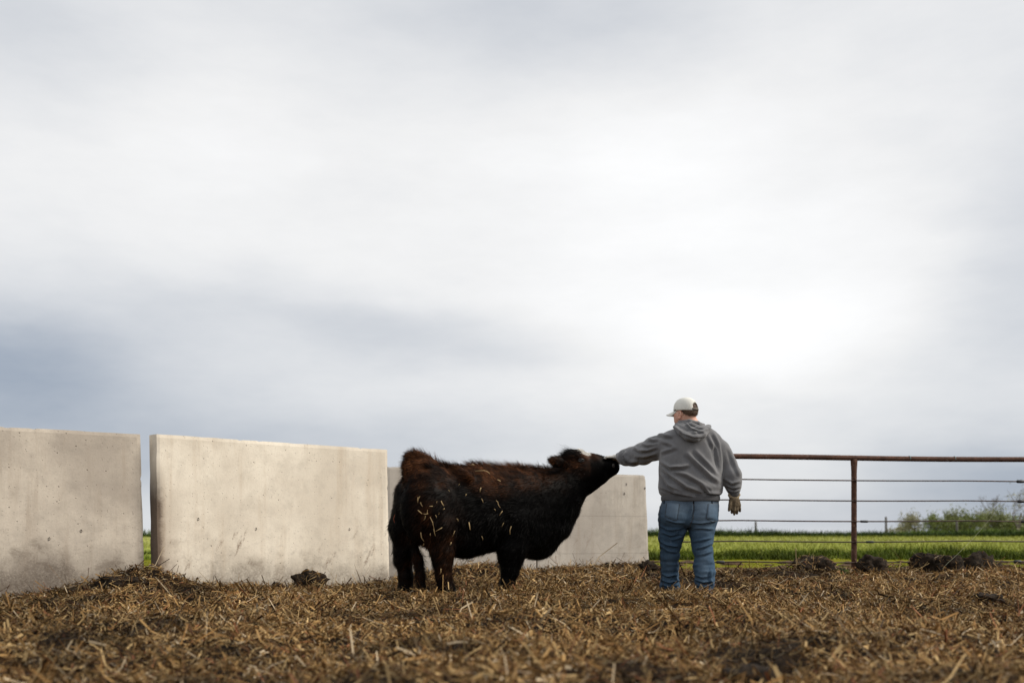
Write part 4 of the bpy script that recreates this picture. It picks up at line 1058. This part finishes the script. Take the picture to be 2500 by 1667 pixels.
V, F = dome(); cap = mk('cap', V, F, MC['cap'], man)
m = cap.modifiers.new('thick', 'SOLIDIFY'); m.thickness = .0035; m.offset = 1
nb = 14; V, F = [], []
for i in range(nb + 1):
    b = -1 + 2 * i / nb
    for j in range(7):
        q = j / 6; wdt = .080 * (1 - .10 * q); ext = .094 * math.sqrt(max(0, 1 - (.80 * b) ** 2)) ** .8
        fa = .118 * math.sqrt(max(.0, 1 - (b * .085 / .093) ** 2)) - .012 + ext * q * 1.12
        V.append(hp(fa, b * wdt, .007 - .030 * q - .026 * b * b * (.45 + .55 * q)))
for i in range(nb):
    for j in range(6): F.append((i * 7 + j, (i + 1) * 7 + j, (i + 1) * 7 + j + 1, i * 7 + j + 1))
br = mk('brim', V, F, MC['cap'], cap); m = br.modifiers.new('thick', 'SOLIDIFY'); m.thickness = .006; m.offset = 0
V, F = [], []
for i in range(13):
    a = math.pi + (-.52 + 1.04 * i / 12)
    for zz in (-.004, .016): V.append(hp(.1195 * math.cos(a) - .006, .0945 * math.sin(a), zz))
for i in range(12): F.append((2 * i, 2 * i + 1, 2 * i + 3, 2 * i + 2))
so = mk('strap', V, F, MC['cap_dark'], cap); m = so.modifiers.new('thick', 'SOLIDIFY'); m.thickness = .003
ball(hp(0, 0, .1225), (.008, .008, .005), 'button', MC['cap'], cap, sub=ICO2)
V = ICO2[0] * .008 * np.array((.5, 1.2, 1)); V = V @ M3 + hp(.103, .012, .055); mk('badge', V, ICO2[1], MC['mark'], cap)

# gloves
f2 = Field(P(1765, 1268, 9.2) - .05, P(1820, 1196, 9.2) + (.04, .06, .04), .0042)
def gl(pts, k=.006): f2.chain([(P(x, y, d), r) for x, y, d, r in pts], k)
for kx, tx, ty, dk in ((1787, 1787, 1254, 9.20), (1793.5, 1793, 1258, 9.19), (1799.5, 1799.5, 1256, 9.195), (1805.3, 1807, 1250, 9.205)):
    gl([(1792 + (kx - 1796) * .55, 1210, 9.21, .020), (kx, 1233, dk, .0165)], .02)
    gl([(kx, 1233, dk, .0140), ((kx + tx) / 2, (1233 + ty) / 2, dk - .008, .0128), (tx - .5, ty - 3, dk + .006, .0112)], .005)
gl([(1786, 1218, 9.20, .021), (1782, 1232, 9.185, .015), (1780, 1245.5, 9.18, .0125)], .010)
V, F = f2.mesh(1); V = V + normals(V, F) * ((noise3(V, 40, 90) - .5) * .007)[:, None]; g1 = mk('glove', V, F, MC['glove_dark'], man)
f2 = Field(P(1770, 1222, 9.2) - .05, P(1815, 1195, 9.2) + .05, .0045); f2.cone(P(1792, 1203, 9.21), P(1792, 1211, 9.21), .052, .049, .01, (1, .72, 1)); f2.cone(P(1780, 1208.5, 9.21), P(1805, 1207.5, 9.21), .012, .012, .01)
V, F = f2.mesh(1); mk('glove_cuff', V, F, MC['glove_cuff'], g1)
HD = 9.80
nose_pts = [cow_hit(cx, cy) for cx, cy in ((2050, 226), (2100, 240))]
if nose_pts[0][0] is not None: HD = float(nose_pts[0][0][1]) + .03
f2 = Field(P(1465, 1140, HD) - (.04, .12, .04), P(1525, 1100, HD) + (.04, .12, .04), .0045)
gl([(1514, 1116, HD - .01, .036), (1500, 1117, HD - .005, .030)], .02)
for o_ in (-.045, -.016, .014, .042):
    tip = 1474 if abs(o_) < .03 else 1478
    gl([(1500, 1116.5, HD + o_ * .7, .020), (1489, 1115.5, HD + o_, .0145), (1481, 1116, HD + o_ * 1.05, .013), (tip, 1119, HD + o_ * 1.05, .0115)], .006)
gl([(1508, 1120, HD - .03, .020), (1511, 1126, HD - .05, .014), (1514, 1131, HD - .055, .011)], .008)
V, F = f2.mesh(1); V = V + normals(V, F) * ((noise3(V, 40, 92) - .5) * .006)[:, None]
g2 = mk('glove', V, F, MC['glove_pale'], man)
me = g2.data; me.materials.append(MC['glove_dark'])                    # palm side is dark leather
nrm = normals(V, F); fz = nrm[F].mean(1)[:, 2]; px, py = proj(V); fy = py[F].mean(1)
me.polygons.foreach_set('material_index', ((fz < -.25) | (fy > 1121)).astype(np.int32)); me.update()

# ------------------------------------------------------------------ grass, far posts, trees
def blades(x, y, h, w, cols, rg, name, label):
    n = len(x); z = field_z(x, y); a = rg.random(n) * math.tau; lean = rg.uniform(.15, .95, n)
    d = unit(np.stack([np.cos(a) * lean, np.sin(a) * lean, np.ones(n)], 1)); up = unit(np.stack([np.cos(a), np.sin(a), -lean], 1))
    V, F = strips(np.stack([x, y, z - .01], 1), d, up, h, w, h * rg.uniform(.1, .5, n), 4, True)
    mk(name, V, F, MC['blade'], smooth=False, col=np.repeat(cols, 8, 0), label=label, cat='grass', kind='stuff')
rg = np.random.default_rng(21)
def wedge(n, y0, y1, pw=1.0):
    y = y0 + (y1 - y0) * rg.random(n) ** pw
    k = np.where(rg.random(n) < .93, rg.uniform(.09, .62, n), rg.uniform(-.42, -.30, n)); return k * y, y
# low weeds just beyond the trodden ground
cy0 = np.concatenate([rg.uniform(20.9, 22.4, 80), rg.uniform(22, 28, 70)]); ck = np.where(rg.random(150) < .93, rg.uniform(.10, .62, 150), rg.uniform(-.42, -.30, 150)); cx0 = ck * cy0
crad = rg.uniform(.25, .75, 150); chh = rg.uniform(.16, .40, 150) * (.75 + .35 * sstep(.25, .5, ck)); ctone = rg.choice((.3, .45, .6, 1.0), 150)
k = rg.choice(150, 24000, p=crad ** 2 / (crad ** 2).sum()); rr = np.sqrt(rg.random(24000)); an = rg.random(24000) * math.tau
x = cx0[k] + crad[k] * 1.3 * rr * np.cos(an); y = cy0[k] + crad[k] * .7 * rr * np.sin(an)
hh = chh[k] * (1.05 - .75 * rr ** 2) * rg.uniform(.6, 1.15, 24000)
cc = np.where((rg.random(24000) < .5)[:, None], np.array((.075, .115, .007)), np.array((.14, .18, .014))) * (ctone[k] * rg.uniform(.7, 1.2, 24000))[:, None]
blades(x, y, hh, np.full(len(x), .022), cc, rg, 'weeds', 'dark green weeds growing in clumps beyond the cable fence')
x, y = wedge(36000, 21.5, 57, 1.3); hh = rg.uniform(.07, .20, len(x)) * (.3 + .7 * sstep(22, 32, y)); cc = np.array((.26, .29, .05)) * rg.uniform(.6, 1.3, len(x))[:, None] + np.array((.05, .03, .02)) * rg.random(len(x))[:, None]
blades(x, y, hh, np.full(len(x), .03), cc, rg, 'meadow_grass', 'light green meadow grass stretching back to the far post line')
x, y = wedge(26000, 57.5, 61.5); hh = rg.uniform(.22, .58, len(x)) * (.5 + 1.0 * fbm(x, y, .35, 3, 53)); cc = np.where((y < 59)[:, None], np.array((.035, .06, .012)), np.array((.13, .19, .035))) * rg.uniform(.65, 1.25, len(x))[:, None]
blades(x, y, hh, np.full(len(x), .05), cc, rg, 'tall_grass', 'strip of tall dark grass along the far post line')
x, y = wedge(7000, 13.4, 19, .8); keep = y > np.interp(x, BX, BY) + .5; x, y = x[keep], y[keep]
blades(x, y, rg.uniform(.015, .05, len(x)), np.full(len(x), .012), np.array((.17, .21, .02)) * rg.uniform(.6, 1.2, len(x))[:, None], rg, 'short_grass', 'sparse yellow-green grass on the mossy ground behind the fence')
ICO1 = icosphere(2); rgm = np.random.default_rng(33); VV, FFs, o_ = [], [], 0
for i in range(130):
    yy = 13.3 + 6.5 * rgm.random() ** 1.6; xx = rgm.uniform(.13, .60) * yy
    if yy < np.interp(xx, BX, BY) + .25: continue
    r_ = rgm.uniform(.04, .14); v_ = ICO1[0] * (.6 + .8 * noise3(ICO1[0] + i * 2.3, 2.1, i))[:, None] * np.array((r_ * 1.5, r_, r_ * .45)); VV.append(v_ + np.array((xx, yy, float(field_z(xx, yy))))); FFs.append(ICO1[1] + o_); o_ += len(v_)
mk('mud_lumps', np.concatenate(VV), np.concatenate(FFs), MC['mud'], smooth=False, label='brown trodden mud lumps on the mossy ground behind the fence', cat='mud', kind='stuff')
for px, y0, y1, lab in ((1845, 1312, 1273, 'far wooden post just right of the man\'s hanging glove'), (2163, 1308, 1261, 'far wooden post right of the rusty fence post'), (2336, 1308, 1272, 'far wooden post in front of the distant bushes')):
    a = P(px, y0, 60); b = P(px, y1, 60); a[2] = float(field_z(a[0], 60.)) - .1
    V, F = tube([a, a * .6 + b * .4 + (.01, 0, 0), b - (0, 0, .04), b], [.075, .07, .066, .05], 8); mk('fence_post', V, F, MC['wood'], label=lab, cat='post', group='posts along the far field edge')
def branch(pts_list, p, d, L, r, depth, rs, spread=.6):
    q = p; pts = [q]; dd = d
    for i in range(3):
        dd = unit(dd + np.array((rs.gauss(0, .13), rs.gauss(0, .13), rs.gauss(.03, .08)))); q = q + dd * L / 3; pts.append(q)
    pts_list.append((np.array(pts), np.linspace(r, r * .55, 4), depth))
    if depth == 0: return
    for i in range(rs.choice((2, 3, 3))):
        k = rs.choice((1, 2, 3, 3)); nd = unit(dd + np.array((rs.gauss(0, spread), rs.gauss(0, spread), rs.gauss(.12, .3))))
        branch(pts_list, pts[k], nd, L * rs.uniform(.6, .82), r * .55, depth - 1, rs, spread)
def tree(px, ptop, hw, d, seed, label, leafn, cols, name='bush', cat='bush', grp='bushes far behind the fence', depth=3):
    rs = random.Random(seed); rg = np.random.default_rng(seed); b = P(px, 1305, d); b[2] = float(field_z(b[0], b[1])); H = P(px, ptop, d)[2] - b[2]; W = hw * d / FPX
    r = root(name, b, label, cat, grp); bl = []
    stems = 1 if depth > 3 else 3
    for i in range(stems): branch(bl, b - np.array((0, 0, .1)) + np.array((rs.gauss(0, .02), 0, 0)) * (stems > 1), unit(np.array((rs.gauss(0, .25), rs.gauss(0, .25), 1))), H * (.36 if depth > 3 else .42), H * .026, depth, rs)
    tip = np.concatenate([q[0] for q in bl]) - b; s = np.array((W / max(.1, np.percentile(abs(tip[:, 0]), 97)), W / max(.1, np.percentile(abs(tip[:, 1]), 97)), H / tip[:, 2].max() * (1 if not leafn else .95)))
    bl = [((q[0] - b) * s + b, q[1], q[2]) for q in bl]
    V, F = join([tube(q[0], np.maximum(q[1], .012), 5, False) for q in bl]); mk('trunk', V, F, MC['bark'], r)
    if leafn:
        ends = np.concatenate([q[0][1:] for q in bl if q[2] <= 1]); k = rg.choice(len(ends), leafn); c = ends[k] + rg.normal(0, 1, (leafn, 3)) * np.array((W, W, H)) * .13; low = rg.random(leafn) < .45; c[low] = b + rg.normal(0, 1, (low.sum(), 3)) * np.array((W * .5, W * .5, 0)) + np.array((0, 0, H)) * (rg.random(low.sum()) ** 1.3 * .75)[:, None]
        c[:, 2] = np.maximum(c[:, 2], b[2] + .05); dd = unit(rg.normal(size=(leafn, 3))); up = unit(np.cross(dd, rg.normal(size=(leafn, 3)))); ls = rg.uniform(.07, .17, leafn)
        V, F = strips(c, dd, up, ls, ls * .8, ls * .1, 2); col = np.array(cols) * rg.uniform(.6, 1.3, leafn)[:, None]
        mk('crown', V, F, MC['leaf'], r, smooth=False, col=np.repeat(col, 4, 0), kind='stuff')
G1, G2, G3 = (.24, .26, .11), (.17, .20, .065), (.29, .28, .17)
for i, (px, pt, hw, d, n, c, lab) in enumerate(((2232, 1252, 26, 118, 1500, G3, 'pale loose bush at the left end of the distant bushes'), (2288, 1256, 22, 112, 2200, G2, 'small round olive bush, second from the left in the distance'), (2326, 1243, 22, 118, 2300, G1, 'upright yellow-green bush behind the third far post'),
    (2362, 1250, 26, 112, 2500, G2, 'dense olive bush right of the third far post'), (2402, 1247, 26, 120, 2000, G3, 'pale leafy bush in the middle of the right-hand bushes'), (2440, 1238, 26, 114, 2600, G1, 'tallest leafy bush, at the foot of the bare tree'), (2490, 1262, 30, 110, 2400, G2, 'dark low bush at the right edge below the bare tree'),
    (2540, 1240, 30, 118, 2200, G1, 'yellow-green bush mostly cut off by the right edge of the photo'), (2196, 1280, 22, 125, 700, G3, 'faint low brush at the far left of the distant bushes'))):
    tree(px, pt, hw * 1.25, d, 100 + i, lab, int(n * 1.5), c)
tree(2488, 1172, 46, 105, 200, 'tall bare tree with a few pale leaves at the right edge', 260, G3, 'bare_tree', 'tree', 'bare trees in the distance', 5)
tree(2425, 1205, 30, 125, 201, 'smaller grey leafless tree left of the tall bare tree', 0, G3, 'bare_tree', 'tree', 'bare trees in the distance', 5)
